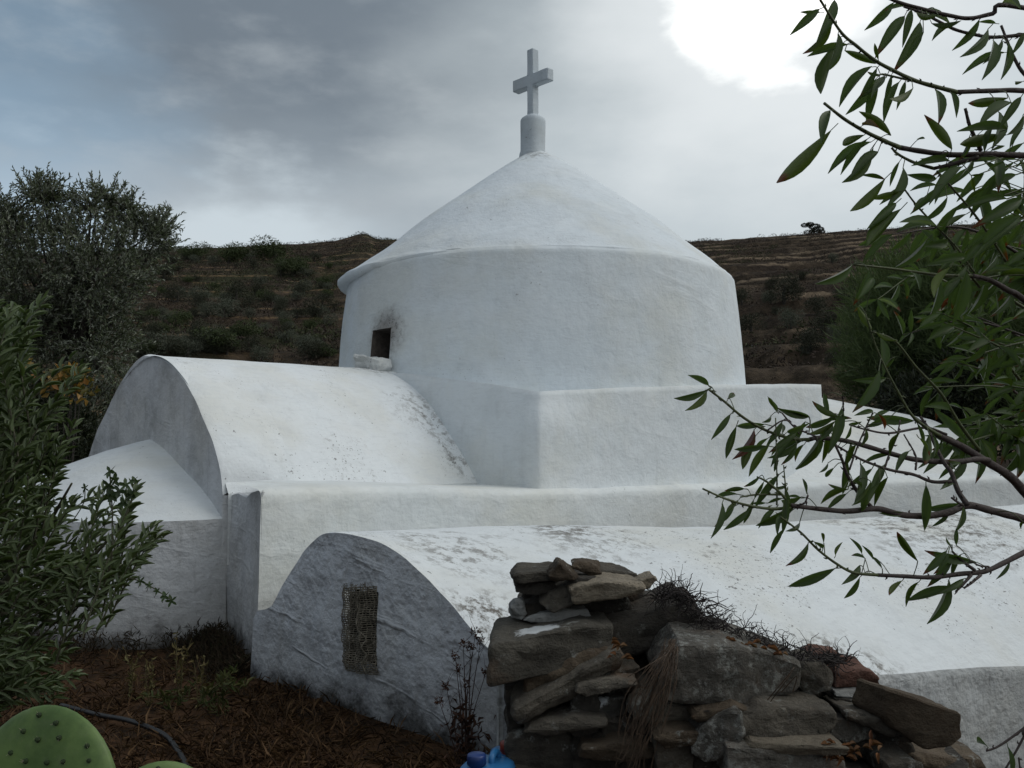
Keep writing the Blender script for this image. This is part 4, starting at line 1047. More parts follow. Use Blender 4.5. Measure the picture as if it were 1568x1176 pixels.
# ------------------------------------------------------------------ blue water cans
M_blue = simple('blue_plastic', (.03, .17, .40), .38, scale=8, var=.85, bump=.1); M_blued = simple('dark_blue_plastic', (.012, .045, .20), .4, scale=8); M_redp = simple('red_plastic', (.35, .06, .04), .45, scale=8)
def can(px, py, y_, rot, capm, label, wdt=.15, dep=.20, h=.27, capr=.024, handle=True):
    top = P(px, py, y_); base = Vector((top.x, top.y, GZ-.02)); H = max(h, top.z-base.z)
    r_ = empty('water_can', base); r_.rotation_euler.z = 0; tag(r_, label, 'water can', 'blue plastic water cans by the stone wall')
    Mx = Matrix.Rotation(rot, 3, 'Z'); mb = MB(); rows = []
    def ring(sx, sy, z, pw=3.2):
        out = []
        for k in range(40):
            a_ = k*2*math.pi/40; c_, s_ = math.cos(a_), math.sin(a_)
            r0_ = (abs(c_)**pw+abs(s_)**pw)**(-1/pw); out.append(base+Mx@Vector((c_*r0_*sx*.5, s_*r0_*sy*.5, z)))
        return out
    for z, f_ in ((0, .9), (.01, .98), (.03, 1), (H*.25, 1), (H*.27, .975), (H*.30, 1), (H*.55, 1), (H*.57, .975), (H*.6, 1), (H*.84, 1), (H*.89, .98), (H*.925, .92), (H*.945, .80), (H*.955, .5), (H*.957, .02)): rows.append(ring(wdt*f_, dep*f_, z))
    mb.grid(rows, close_u=True); body = mb.build('body', M_blue, r_, True)
    mb = MB(); cpos = base+Mx@Vector((-wdt*.12, -dep*.22, H*.935)); rows = []
    for z, rr in ((0, capr*.8), (.012, capr*.8), (.013, capr*1.02), (.04, capr), (.044, capr*.9), (.045, .001)):
        rows.append([cpos+Vector((rr*(1+.03*(k % 2))*math.cos(k*math.pi/18), rr*(1+.03*(k % 2))*math.sin(k*math.pi/18), z)) for k in range(36)])
    mb.grid(rows, close_u=True); mb.build('cap', capm, r_, True)
    if handle:
        mb = MB(); hpts = [base+Mx@Vector((wdt*.1, -dep*.02, H*.93)), base+Mx@Vector((wdt*.1, .0, H*1.0)), base+Mx@Vector((wdt*.1, dep*.22, H*1.01)), base+Mx@Vector((wdt*.1, dep*.36, H*.90))]
        mb.tube(spline(hpts, 6), .011, 10); mb.build('handle', M_blue, r_, True)
can(746, 1158, 3.05, R(-18), M_blued, 'bright blue plastic can with dark blue cap beside the stone wall', .17, .20, .27, .030, True)
can(782, 1141, 3.40, R(10), M_redp, 'blue can with a red cap, mostly hidden behind the stones', .15, .15, .27, .026, False)

# ================================================================== PRICKLY PEAR (near, lower left)
M_pad = None
m, t, b, o = newmat('cactus_pad'); g = t.new('ShaderNodeNewGeometry'); pos = g.outputs['Position']
c = t.mix(t.ramp(t.noise(pos, 11, 6, .65), .38, .62), (.050, .098, .020), (.100, .165, .040)); c = t.mix(t.ramp(t.noise(pos, 24, 6, .75), .60, .70, 0, .6), c, (.16, .15, .075)); c = t.mix(t.ramp(t.noise(pos, 60, 4), .5, .8, 0, .4), c, (.10, .13, .06))
t.put(b.inputs['Base Color'], c); b.inputs['Roughness'].default_value = .55; b.inputs['Subsurface Weight'].default_value = 0
bp = t.new('ShaderNodeBump'); bp.inputs['Strength'].default_value = .25; bp.inputs['Distance'].default_value = .004; t.lk(t.noise(pos, 35, 4), bp.inputs['Height']); t.lk(bp.outputs[0], b.inputs['Normal'])
M_pad = m; M_areole = simple('areole', (.022, .042, .012), .9); M_spine = simple('spine', (.30, .27, .20), .6)
cp = empty('prickly_pear', (P(70, 1100, 1.2).x, 1.25, GZ)); tag(cp, 'green prickly pear cactus in the near lower left corner', 'cactus')
def pad(ctr, wd, h, thick, tilt, yaw, lean=0.0, flip=1):
    Mx = Matrix.Rotation(yaw, 3, 'Z') @ Matrix.Rotation(lean, 3, 'X') @ Matrix.Rotation(tilt, 3, 'Y')
    mb = MB(); rows = []; NU, NVv = 44, 16
    def outline(a_): return Vector((math.cos(a_)*wd*.5*(1-.16*(math.sin(a_) < 0)*abs(math.sin(a_))**1.5), 0, math.sin(a_)*h*.5))
    for j in range(NVv+1):
        ph = -math.pi/2+math.pi*j/NVv
        rows.append([ctr+Mx@(outline(k*2*math.pi/NU)*math.cos(ph)**.75+Vector((0, math.sin(ph)*thick*.5*(1+.15*math.sin(3*k*2*math.pi/NU)*math.cos(ph)), 0))) for k in range(NU)])
    rows[0] = [ctr+Mx@Vector((0, -thick*.5, 0))]*NU; rows[-1] = [ctr+Mx@Vector((0, thick*.5, 0))]*NU
    mb.grid(rows, close_u=True); po = mb.build('pad', M_pad, cp, True)
    mb = MB(); ms = MB()
    for i in range(-4, 5):
        for j in range(-5, 6):
            a_ = (i+(j % 2)*.5)*.25; b_ = j*.18
            a_ += rnd.uniform(-.05, .05); b_ += rnd.uniform(-.04, .04)
            if a_*a_+b_*b_ > .88 or rnd.random() < .12: continue
            r2 = a_*a_+b_*b_; dep_ = math.sqrt(max(0, 1-r2**(1/.75)))*.5*thick
            for sd_ in (-1, 1):
                q = ctr+Mx@Vector((a_*wd*.5, sd_*dep_*1.02, b_*h*.5)); nn = Mx@Vector((a_*.3, sd_, b_*.3)).normalized()
                rr = .0032
                tu_ = nn.orthogonal().normalized(); tv_ = nn.cross(tu_)
                mb.grid([[q+nn*zz+(tu_*math.cos(x*math.pi/4)+tv_*math.sin(x*math.pi/4))*r_*rr for x in range(8)] for r_, zz in ((1.1, -.001), (.8, .0022), (.1, .003))], close_u=True)
                for _ in range(3):
                    e_ = q+(nn*.6+rv(rg)*.8)*.006; ms.tube([q, e_], [.0004, .0001], 3, False)
    ar_ = mb.build('areoles', M_areole, po); ms.build('spines', M_spine, po)
pad(P(58, 1252, 1.15), .226, .262, .040, R(2), R(-14), R(-8))
pad(P(250, 1286, 1.45), .19, .23, .035, R(-12), R(22), R(-10))
pad(P(60, 1236, 1.15)+Vector((.0, .06, -.25)), .22, .30, .05, R(10), R(40))
pad(P(60, 1236, 1.15)+Vector((.10, .15, -.50)), .22, .34, .06, R(-5), R(-30))
pad(P(60, 1236, 1.15)+Vector((.14, .25, -.78)), .22, .40, .07, R(4), R(10))
# ================================================================== OLIVE TREE BEHIND THE GABLE
rt = random.Random(21)
M_bark = simple('olive_bark', (.055, .048, .040), .9, scale=12, bump=.9, dist=.03)
M_olive = leafmat('olive_leaf', [(.045, .062, .030), (.075, .095, .050), (.13, .155, .09), (.055, .074, .036)], under=(.22, .24, .20), trans=.12, roughn=.5)
YO = 11.2
ot = empty('olive_tree', (P(110, 600, YO).x, YO, gz(-5, 11)-.3)); tag(ot, 'grey-green olive tree rising behind the left end of the church', 'olive tree')
blobs = [(60, 420, 85), (150, 410, 75), (205, 385, 48), (100, 350, 45), (30, 360, 45), (65, 305, 20), (50, 290, 13), (80, 300, 14), (140, 312, 14), (150, 300, 9), (172, 305, 10), (168, 330, 14), (200, 335, 20), (198, 318, 9), (235, 355, 20), (248, 345, 12), (255, 375, 14), (10, 330, 25), (-10, 360, 40),
         (20, 480, 75), (110, 490, 70), (160, 470, 40), (150, 560, 50), (178, 590, 32), (175, 520, 30), (140, 640, 45), (60, 590, 70), (-60, 400, 90), (-60, 520, 100), (-150, 450, 90), (90, 680, 60), (20, 690, 60)]
lv = Leaves(); tw = MB(); anchors = []
for (bx, by, br_) in blobs:
    n = int(6+br_*br_*.022*1.9); yc = YO+rt.uniform(-.5, .5)
    if br_ < 30: n = int(n*2.6)
    cpt = P(bx, by, yc); anchors.append((cpt, br_))
    for _ in range(n):
        d = rv(rt); rad = br_/F*YO*(rt.random()**.45); p = cpt+Vector((d.x, d.y*1.25, d.z))*rad
        dr = (d*.8+Vector((rt.uniform(-.3, .3), rt.uniform(-.4, .4), rt.uniform(.0, 1.0)))).normalized(); L = rt.uniform(.12, .26)
        if by > 520: dr = (d+Vector((0, 0, -.5))).normalized()
        tw.tube([p-dr*L*.5, p+dr*L], .0035, 3, False)
        for k in range(15):
            q = p+dr*L*(k/14*1.4-.4); o1 = rv(rt); dd = (dr*.8+o1*.75).normalized()
            lv.add(q, dd, rv(rt), rt.uniform(.045, .075), rt.uniform(.012, .019))
print('olive leaves', len(lv.b))
cr = lv.build('crown', leaf_template(2, 1, .2, .15, .8), M_olive, ot)
# trunk and limbs
tb = MB(); base = Vector((P(105, 640, YO).x, YO, gz(-5, 11)-.3)); k1 = P(125, 520, YO); k0 = P(95, 600, YO)
tb.tube(spline([base, k0.lerp(base, .5)+Vector((-.1, 0, 0)), k0, P(130, 555, YO), P(118, 520, YO), P(95, 480, YO)], 5), [.22-.13*i/25 for i in range(26)], 12)
for cpt, br_ in anchors:
    st_ = rt.choice([P(118, 520, YO), P(95, 480, YO), P(130, 555, YO)]); mid_ = st_.lerp(cpt, .5)+rv(rt)*.12
    r0_ = .055 if br_ > 40 else .03; tb.tube(spline([st_, mid_, cpt], 5), [r0_*(1-.75*i/10) for i in range(11)], 6)
trk = tb.build('trunk', M_bark, ot, True); tw.build('twigs', M_bark, trk)

# dark undergrowth behind the apse
def leafy_bush(name, label, cat, px, py, y_, rad, n, mat, lw=(.05, .02), flat=.8, group=None, tpl=None, up=.4, floor=None):
    c_ = P(px, py, y_); gzb = gz(c_.x, c_.y) if floor is None else floor
    r_ = empty(name, (c_.x, c_.y, gzb)); tag(r_, label, cat, group)
    lv = Leaves(); tb = MB()
    lumps = [(rv(rt)*rad*.55, rad*rt.uniform(.35, .6)) for _ in range(9)]
    for _ in range(n):
        o_, lr_ = rt.choice(lumps); d = rv(rt); q = c_+Vector((o_.x, o_.y, o_.z*flat))+Vector((d.x, d.y, d.z*flat))*lr_*rt.random()**.35
        lv.add(q, d*.7+rv(rt)*.8+Vector((0, 0, up)), rv(rt), lw[0]*rt.uniform(.6, 1.3), lw[1]*rt.uniform(.7, 1.2))
    for o_, lr_ in lumps:
        e_ = c_+Vector((o_.x, o_.y, o_.z*flat)); tb.tube(spline([Vector((c_.x, c_.y, gzb)), Vector((c_.x, c_.y, gzb)).lerp(e_, .5)+rv(rt)*.1*rad, e_], 4), [.03*rad*(1.6-1.2*i/8) for i in range(9)], 5)
    lv.build('crown', tpl or leaf_template(2, 1, .2, .15), mat, r_); tb.build('trunk', M_bark, r_); return r_
M_dkbush = leafmat('dark_bush_leaf', [(.012, .018, .009), (.022, .03, .014), (.035, .042, .02), (.02, .022, .012)], trans=.12)
leafy_bush('bush', 'dark undergrowth bush beneath the olive tree, left of the gable', 'bush', 60, 700, 10.3, 1.1, 9000, M_dkbush, (.07, .025))
leafy_bush('bush', 'dark shaded bush at the far left edge below the olive crown', 'bush', -60, 640, 9.8, 1.2, 8000, M_dkbush, (.07, .025))
M_vine = leafmat('autumn_vine_leaf', [(.22, .10, .02), (.30, .18, .04), (.10, .09, .025), (.05, .06, .02)], trans=.25)
leafy_bush('vine', 'yellow and orange autumn vine leaves beside the gable under the olive', 'vine', 105, 590, 9.6, .26, 260, M_vine, (.075, .06))
leafy_bush('vine', 'small orange autumn vine at the left edge among olive shoots', 'vine', 25, 560, 8.6, .20, 120, M_vine, (.07, .05))

# ================================================================== OLIVE SHRUB IN FRONT, LEFT
M_olf = leafmat('olive_shoot_leaf', [(.040, .066, .022), (.066, .098, .036), (.11, .15, .062), (.048, .075, .026)], under=(.14, .18, .10), trans=.2, roughn=.42)
M_olt = simple('olive_shoot', (.075, .075, .045), .7, scale=30)
os_ = empty('olive_shrub', (-2.25, 2.95, gz(-2.2, 2.9))); tag(os_, 'olive shrub with long narrow green leaves filling the left edge before the apse', 'shrub')
XM = [(430, 40), (455, 80), (500, 55), (560, 60), (600, 85), (640, 118), (665, 112), (690, 95), (720, 100), (755, 190), (790, 215), (820, 250), (845, 225), (870, 195), (900, 175), (925, 120), (960, 60), (1000, 100), (1030, 128), (1055, 110), (1080, 40)]
def xmax(y):
    for (a_, b_), (c_, d_) in zip(XM, XM[1:]):
        if a_ <= y <= c_: return b_+(d_-b_)*(y-a_)/(c_-a_)
    return 40
lv = Leaves(); tb = MB()
def shoot(tx, ty, y_, ang, Lpx, nl=24, ls=.052, thick=.0022, leaves=lv, tubes=tb, bend=.25):
    """a shoot whose tip is at the pixel, pointing ang degrees above the horizontal"""
    d = Vector((math.cos(R(ang)), rt.uniform(-.35, .35), math.sin(R(ang)))).normalized(); L = Lpx/F*y_
    tip = P(tx, ty, y_); b_ = tip-d*L+Vector((0, 0, -L*bend*rt.uniform(.2, 1))); m_ = tip.lerp(b_, .5)+Vector((0, 0, L*bend*.25))
    pts = spline([b_, m_, tip], 6); tubes.tube(pts, [thick*(1.6-1.1*i/(len(pts)-1)) for i in range(len(pts))], 4, False)
    for k in range(nl):
        f_ = (k//2*2)/(nl)*.98+.02; i = min(len(pts)-2, int(f_*(len(pts)-1))); q = pts[i].lerp(pts[i+1], f_*(len(pts)-1)-i); dd = (pts[i+1]-pts[i]).normalized()
        sd_ = dd.cross(Vector((0, -1, 0)) if (k//2) % 2 else Vector((rt.uniform(-.3, .3), 0, 1)))
        if sd_.length < .1: sd_ = Vector((0, 0, 1))
        sd_.normalize(); s1 = 1 if k % 2 else -1; e_ = .50+.25*rt.random()
        ld = (dd*(1-.25*e_)+sd_*s1*e_+rv(rt)*.18).normalized(); f2_ = 1-.5*abs(f_-.45)
        nrm = (dd*-.3+Vector((0, -.6, .8))+rv(rt)*.55)
        leaves.add(q, ld, nrm, ls*f2_*rt.uniform(.75, 1.15), ls*.155*rt.uniform(.8, 1.2))
for (tx, ty, ang, L) in ((78, 452, 55, 190), (40, 470, 80, 190), (15, 480, 85, 180), (60, 500, 62, 170), (120, 538, 52, 230), (95, 610, 40, 160), (100, 625, 28, 170), (118, 640, 66, 190), (250, 815, 38, 230), (262, 812, 44, 210), (238, 800, 60, 160), (205, 750, 70, 190), (212, 742, 74, 170), (228, 850, 20, 220), (195, 868, 5, 200), (190, 905, 0, 200), (125, 1035, 12, 170), (110, 1000, 25, 150), (85, 1060, 5, 140), (70, 985, 35, 150), (160, 745, 75, 160), (130, 560, 55, 180), (5, 520, 80, 200), (60, 560, 70, 190)):
    for r3 in range(2): shoot(tx+rt.uniform(-6, 6)*r3, ty+rt.uniform(-8, 8)*r3, rt.uniform(2.6, 3.1), ang+rt.uniform(-6, 6)*r3, L, 26, .058)
for _ in range(400):
    y = rt.uniform(455, 1075); xm = xmax(y)-8; x = xm-(xm+110)*rt.random()**1.05
    if y < 640 and x > 20 and rt.random() < .45: continue
    if y > 940 and x > 20 and rt.random() < .35: continue
    ang = (75 if y < 620 else 62 if y < 730 else 40 if y < 860 else 10 if y < 950 else 20)+rt.uniform(-28, 28)
    shoot(x, y, rt.uniform(2.5, 3.6), ang, rt.uniform(120, 200), 22, .058)
print('shoot leaves', len(lv.b))
lv.build('foliage', leaf_template(4, 1, .22, .14, .75), M_olf, os_)
for (a_, b_) in (((-40, 1000), (60, 800)), ((-60, 900), (150, 850)), ((-60, 1000), (40, 960)), ((-80, 800), (20, 600)), ((-70, 1100), (90, 900)), ((-90, 700), (50, 660)), ((-60, 950), (120, 960)), ((-50, 1050), (80, 1030)), ((20, 950), (190, 800)), ((0, 900), (110, 740))):
    A = P(a_[0], a_[1], 3.05); B_ = P(b_[0], b_[1], 2.95); root = Vector((-2.25, 2.95, gz(-2.2, 2.9)-.05))
    tb.tube(spline([root, root.lerp(A, .6)+Vector((0, 0, .1)), A, A.lerp(B_, .5)+rv(rt)*.04, B_], 5), [.022*(1-.85*i/20) for i in range(21)], 6)
tb.build('stems', M_olt, os_, True)
# a low second sprig of the same shrub near the ground
# ------ bramble with small lobed leaves among the shoots
M_brl = leafmat('bramble_leaf', [(.022, .040, .014), (.035, .06, .022), (.05, .08, .03)], trans=.25)
wb = empty('wild_vine', (P(130, 1000, 2.7).x, 2.7, gz(-1.2, 2.7))); tag(wb, 'thin wild vine with small dark lobed leaves climbing through the olive shrub', 'vine')
tb2 = MB(); fac = MB()
def lobed(mb, c_, sz, nrm, rotz):
    n_ = nrm.normalized(); a_ = n_.orthogonal().normalized(); b_ = n_.cross(a_); ring = []
    for k in range(20):
        t_ = k/20*2*math.pi+rotz; rr = sz*(.62+.30*math.cos(5*(t_-rotz))+.08*math.cos(15*t_)); ring.append(c_+(a_*math.cos(t_)+b_*math.sin(t_))*rr+n_*sz*.15*math.sin(3*t_))
    b0 = len(mb.v); mb.v.append(tuple(c_-n_*sz*.12)); mb.v.extend([tuple(q) for q in ring])
    for k in range(20): mb.f.append((b0, b0+1+k, b0+1+(k+1) % 20))
stem = spline([P(120, 960, 2.75), P(165, 880, 2.7), P(172, 800, 2.65), P(168, 720, 2.62)], 8); tb2.tube(stem, .0022, 5)
stem2 = spline([P(165, 880, 2.7), P(215, 890, 2.66), P(262, 918, 2.62)], 6); tb2.tube(stem2, .0018, 5)
stem3 = spline([P(110, 800, 2.65), P(128, 770, 2.65), P(130, 745, 2.62)], 5); tb2.tube(stem3, .0016, 5)
for (px, py, sz) in ((168, 722, 13), (176, 735, 14), (166, 745, 15), (182, 752, 15), (192, 742, 13), (200, 757, 14), (172, 760, 13), (188, 770, 13), (205, 735, 10), (130, 747, 8), (100, 770, 9), (142, 772, 8), (215, 890, 9), (228, 896, 8), (240, 905, 7), (252, 913, 11), (262, 920, 11), (150, 800, 8)):
    c_ = P(px, py, 2.62+rt.uniform(-.03, .03)); lobed(fac, c_, sz/F*2.62, Vector((rt.uniform(-.5, .5), -1, rt.uniform(-.1, .7))), rt.uniform(0, 1)); tb2.tube([c_, c_+Vector((-.01, .01, -.02))], .001, 3, False)
tb2.build('stem', M_olt, wb); fac.build('foliage', M_brl, wb)

# ================================================================== ALMOND TREE, RIGHT
M_alb = simple('almond_bark', (.060, .045, .042), .75, scale=25, bump=.8, dist=.004); M_alt = simple('almond_green_twig', (.075, .095, .035), .6, scale=40, bump=.4, dist=.002)
M_all = leafmat('almond_leaf', [(.038, .066, .012), (.062, .098, .018), (.105, .145, .032), (.050, .080, .016)], under=(.075, .115, .045), trans=.42, roughn=.38, tip=(.13, .036, .016))
at_ = empty('almond_tree', (1.75, 1.75, gz(1.75, 1.75))); tag(at_, 'almond tree whose leafy branches reach in from the right edge, close to the camera', 'almond tree')
al = Leaves(); rl = random.Random(4); TW = []
bark = MB(); green = MB()
def conv(o, s, pts): return [(o[0]+a_*s, o[1]+b_*s) for a_, b_ in pts]
def twig(pts, y0, y1, r0, r1, grn=False, extra=None):
    n = len(pts); p3 = [P(a_, b_, y0+(y1-y0)*i/(n-1)) for i, (a_, b_) in enumerate(pts)]
    if extra: p3 = [Vector(extra)]+p3
    sp = spline(p3, 6); m_ = len(sp); mb = green if grn else bark
    rr = [(r0+(r1-r0)*i/(m_-1))/F*1.12*(1+.04*math.sin(i*1.1)) for i in range(m_)]; mb.tube(sp, rr, 8)
    TW.append((sp, rr, grn))
    for i in range(rl.randrange(1, 4), m_-1, 3):      # buds
        d = rv(rl); d = (d-Vector((0, .6, 0))*0).normalized(); mb.tube([sp[i], sp[i]+d*(rr[i]+.0018), sp[i]+d*(rr[i]+.0040)+(sp[min(i+1, m_-1)]-sp[i]).normalized()*.003], [.0018, .0014, .0004], 5, False)
    return sp
T = 1.45; O7, S7 = (1100, 0), .3232; O8, S8 = (1020, 340), .3495; O1, S1 = (1000, 560), .3622
TR = lambda z: (1.62, 1.72, z)
twig([(1568, 12), (1520, 21), (1485, 28), (1455, 24), (1410, 13), (1375, 3), (1350, -8)], T, T-.05, 5, 3.0, extra=(1.3, 1.6, .70))
twig([(1600, 48), (1568, 53), (1520, 57), (1488, 52), (1462, 45), (1436, 32), (1410, 19), (1384, 10)], T, T, 4, 2.4)
twig([(1700, 150), (1568, 139), (1520, 139), (1465, 141)], T+.05, T, 6, 4.6, extra=(1.35, 1.65, .50)); twig([(1465, 141), (1430, 132), (1400, 123), (1368, 108), (1339, 92), (1310, 69), (1291, 53), (1274, 29), (1258, 3), (1250, -10)], T, T-.12, 4.6, 1.9, True)
twig(conv(O7, S7, [(930, 385), (870, 372), (780, 352), (760, 360)]), T, T-.02, 2.6, 1.6, True)
twig([(1700, 240), (1568, 238), (1514, 236), (1455, 237), (1407, 231), (1378, 226)], T+.05, T, 7, 5.0, extra=(1.35, 1.65, .38)); twig([(1378, 226), (1355, 216), (1326, 202), (1294, 183), (1262, 158)], T, T-.1, 4.8, 2.6, True)
twig([(1498, 241), (1470, 248), (1455, 252), (1430, 258)], T, T, 4.5, 3.8); twig([(1430, 258), (1400, 249), (1375, 236), (1365, 226)], T, T, 3.4, 2.2, True)
twig([(1502, 231), (1491, 207), (1484, 190), (1478, 166)], T, T-.03, 4.5, 3.0)
twig([(1378, 280), (1400, 310), (1423, 336), (1456, 372), (1470, 400), (1500, 440)], T+.05, T+.2, 1.8, 3, True)
twig([(1435, 262), (1452, 281), (1488, 323), (1514, 359), (1540, 400)], T, T+.2, 2.0, 3, True)
twig([(1600, 140), (1568, 113), (1552, 87), (1543, 65), (1533, 39)], T, T, 4, 2.5)
twig([(1700, 560), (1568, 459), (1544, 445), (1516, 429), (1488, 422)], T+.3, T+.15, 9, 5, extra=(1.5, 2.0, .05)); twig([(1488, 422), (1440, 421), (1370, 412), (1307, 405)], T+.15, T+.02, 3.6, 2.2, True)
twig([(1492, 418), (1467, 382), (1445, 358), (1432, 347)], T+.15, T+.1, 2.4, 1.6, True)
twig([(1335, 508), (1370, 522), (1404, 564), (1440, 602), (1470, 650), (1500, 690)], T, T+.15, 1.8, 4, True)
twig([(1325, 480), (1345, 540), (1375, 600), (1400, 640), (1440, 668)], T-.05, T, 1.4, 3.4, True)
twig(conv(O1, S1, [(235, 100), (300, 150), (370, 210), (440, 255), (520, 290), (600, 310), (660, 312)]), T-.15, T-.05, 1.9, 3.4, True)
twig(conv(O1, S1, [(660, 312), (700, 305), (800, 315), (900, 340), (1000, 370), (1100, 395), (1200, 405), (1300, 405), (1370, 395), (1420, 400)]), T-.05, T+.1, 4.2, 6.0)
twig([(1435, 665), (1471, 683), (1507, 705), (1543, 727), (1568, 752), (1640, 830)], T+.1, T+.2, 7, 11)
twig([(1400, 640), (1435, 665), (1471, 683)], T+.08, T+.1, 4, 7)
twig(conv(O1, S1, [(210, 520), (300, 560), (400, 590), (500, 605), (580, 600)]), T-.15, T-.1, 1.7, 3.2, True)
twig(conv(O1, S1, [(580, 590), (700, 605), (820, 615), (950, 605), (1050, 630), (1150, 635), (1250, 620), (1330, 590), (1420, 610), (1500, 630), (1568, 650), (1650, 700)]), T-.1, T+.12, 4.0, 9.5, extra=None)
twig(conv(O1, S1, [(580, 590), (540, 540), (480, 490), (440, 470)]), T-.1, T-.12, 2.8, 1.6, True)
twig(conv(O1, S1, [(545, 545), (440, 545), (370, 555)]), T-.1, T-.12, 2, 1.5, True)
twig(conv(O1, S1, [(1330, 590), (1290, 530), (1260, 450), (1230, 410), (1190, 330), (1160, 260), (1130, 215)]), T, T+.08, 5.5, 2.5)
twig(conv(O1, S1, [(930, 605), (870, 540), (820, 460), (800, 400), (770, 335)]), T-.04, T-.06, 4.0, 2.2)
twig(conv(O1, S1, [(830, 440), (865, 340), (900, 260), (930, 200)]), T-.05, T-.02, 2.0, 1.4)
twig(conv(O1, S1, [(1260, 490), (1180, 490), (1100, 460), (1000, 440), (900, 405), (840, 375), (770, 335)]), T, T-.05, 3.8, 2.0)
twig(conv(O1, S1, [(1110, 440), (1110, 380), (1060, 290)]), T, T+.03, 2.2, 1.4); twig(conv(O1, S1, [(980, 430), (1000, 370), (1030, 300), (1045, 230)]), T, T+.03, 2.2, 1.4)
twig(conv(O1, S1, [(1568, 790), (1480, 835), (1400, 870), (1300, 880), (1180, 895), (1060, 890), (950, 885)]), T+.02, T-.08, 6.0, 3.4, extra=tuple(P(1660, 800, T+.1)))
twig(conv(O1, S1, [(950, 885), (850, 875), (780, 840), (700, 780), (630, 710), (580, 670), (540, 640)]), T-.08, T-.14, 3.0, 1.6, True)
twig(conv(O1, S1, [(1345, 885), (1310, 925), (1280, 955)]), T-.03, T-.05, 3.2, 2); twig(conv(O1, S1, [(1385, 885), (1350, 915), (1315, 940)]), T-.03, T-.05, 3.0, 2); twig(conv(O1, S1, [(1360, 865), (1300, 820), (1265, 785)]), T-.03, T-.04, 3.4, 2)
twig(conv(O1, S1, [(1420, 850), (1380, 845), (1337, 822)]), T-.02, T-.03, 2, 1.4); twig(conv(O1, S1, [(1310, 590), (1285, 575), (1262, 558)]), T-.02, T-.03, 2.6, 2)
twig(conv(O1, S1, [(523, 590), (524, 500), (522, 400), (518, 220)]), T-.1, T-.1, 1.6, 1.1, True); twig(conv(O1, S1, [(565, 545), (558, 490), (552, 420)]), T-.1, T-.1, 1.4, 1.1, True); twig(conv(O1, S1, [(803, 235), (804, 180), (802, 130)]), T-.05, T-.05, 1.8, 1.2)
twig(conv(O1, S1, [(655, 548), (640, 580), (610, 590)]), T-.1, T-.1, 1.8, 1.4); twig(conv(O1, S1, [(480, 275), (560, 230), (620, 290)]), T-.1, T-.1, 1.5, 1.2); twig(conv(O1, S1, [(545, 200), (600, 260), (690, 300)]), T-.08, T-.07, 1.4, 1.8)
twig(conv(O1, S1, [(830, 250), (900, 270), (1000, 285), (1150, 262), (1240, 290)]), T, T+.1, 1.6, 3)
twig([(1510, 1150), (1530, 1142), (1568, 1115), (1610, 1080)], T, T, 1.8, 3.0); twig([(1538, 1180), (1556, 1150), (1572, 1120)], T, T, 1.8, 2.4); twig([(1560, 1160), (1562, 1180)], T, T, 1.8, 1.4)
def aleaf(bx, by, tx, ty, y_=None, w_=.205):
    y_ = y_ or T+rl.uniform(-.10, .02); A, B_ = P(bx, by, y_), P(tx, ty, y_+rl.uniform(-.025, .025)); d = B_-A; L = d.length
    vdir = Vector((0, -1, 0)); a_ = R(rl.uniform(-50, 50)); dn = d.normalized(); n0 = (vdir-dn*vdir.dot(dn)).normalized(); nn = Matrix.Rotation(a_, 3, dn) @ n0
    if rl.random() < .35: nn = -nn
    curlv = .16*L; A2 = A
    # start the blade a little out on its stalk
    pet = min(.012, L*.12)
    near_ = min((q for sp_, _, _ in TW for q in sp_), key=lambda q: (q.x-A.x)**2+(q.z-A.z)**2+.3*(q.y-A.y)**2)
    if (near_-A).length < .07:
        md_ = near_.lerp(A, .55)+Vector((0, 0, .12*(near_-A).length)); green.tube(spline([near_, md_, A+dn*pet*.6], 4), .00075, 4, False)
    else: green.tube([A-dn*pet, A+dn*pet*.6], .0007, 4, False)
    al.add(A+dn*pet*.5, d+nn*curlv*.8, nn, L-pet*.5, L*w_*rl.uniform(.85, 1.15))
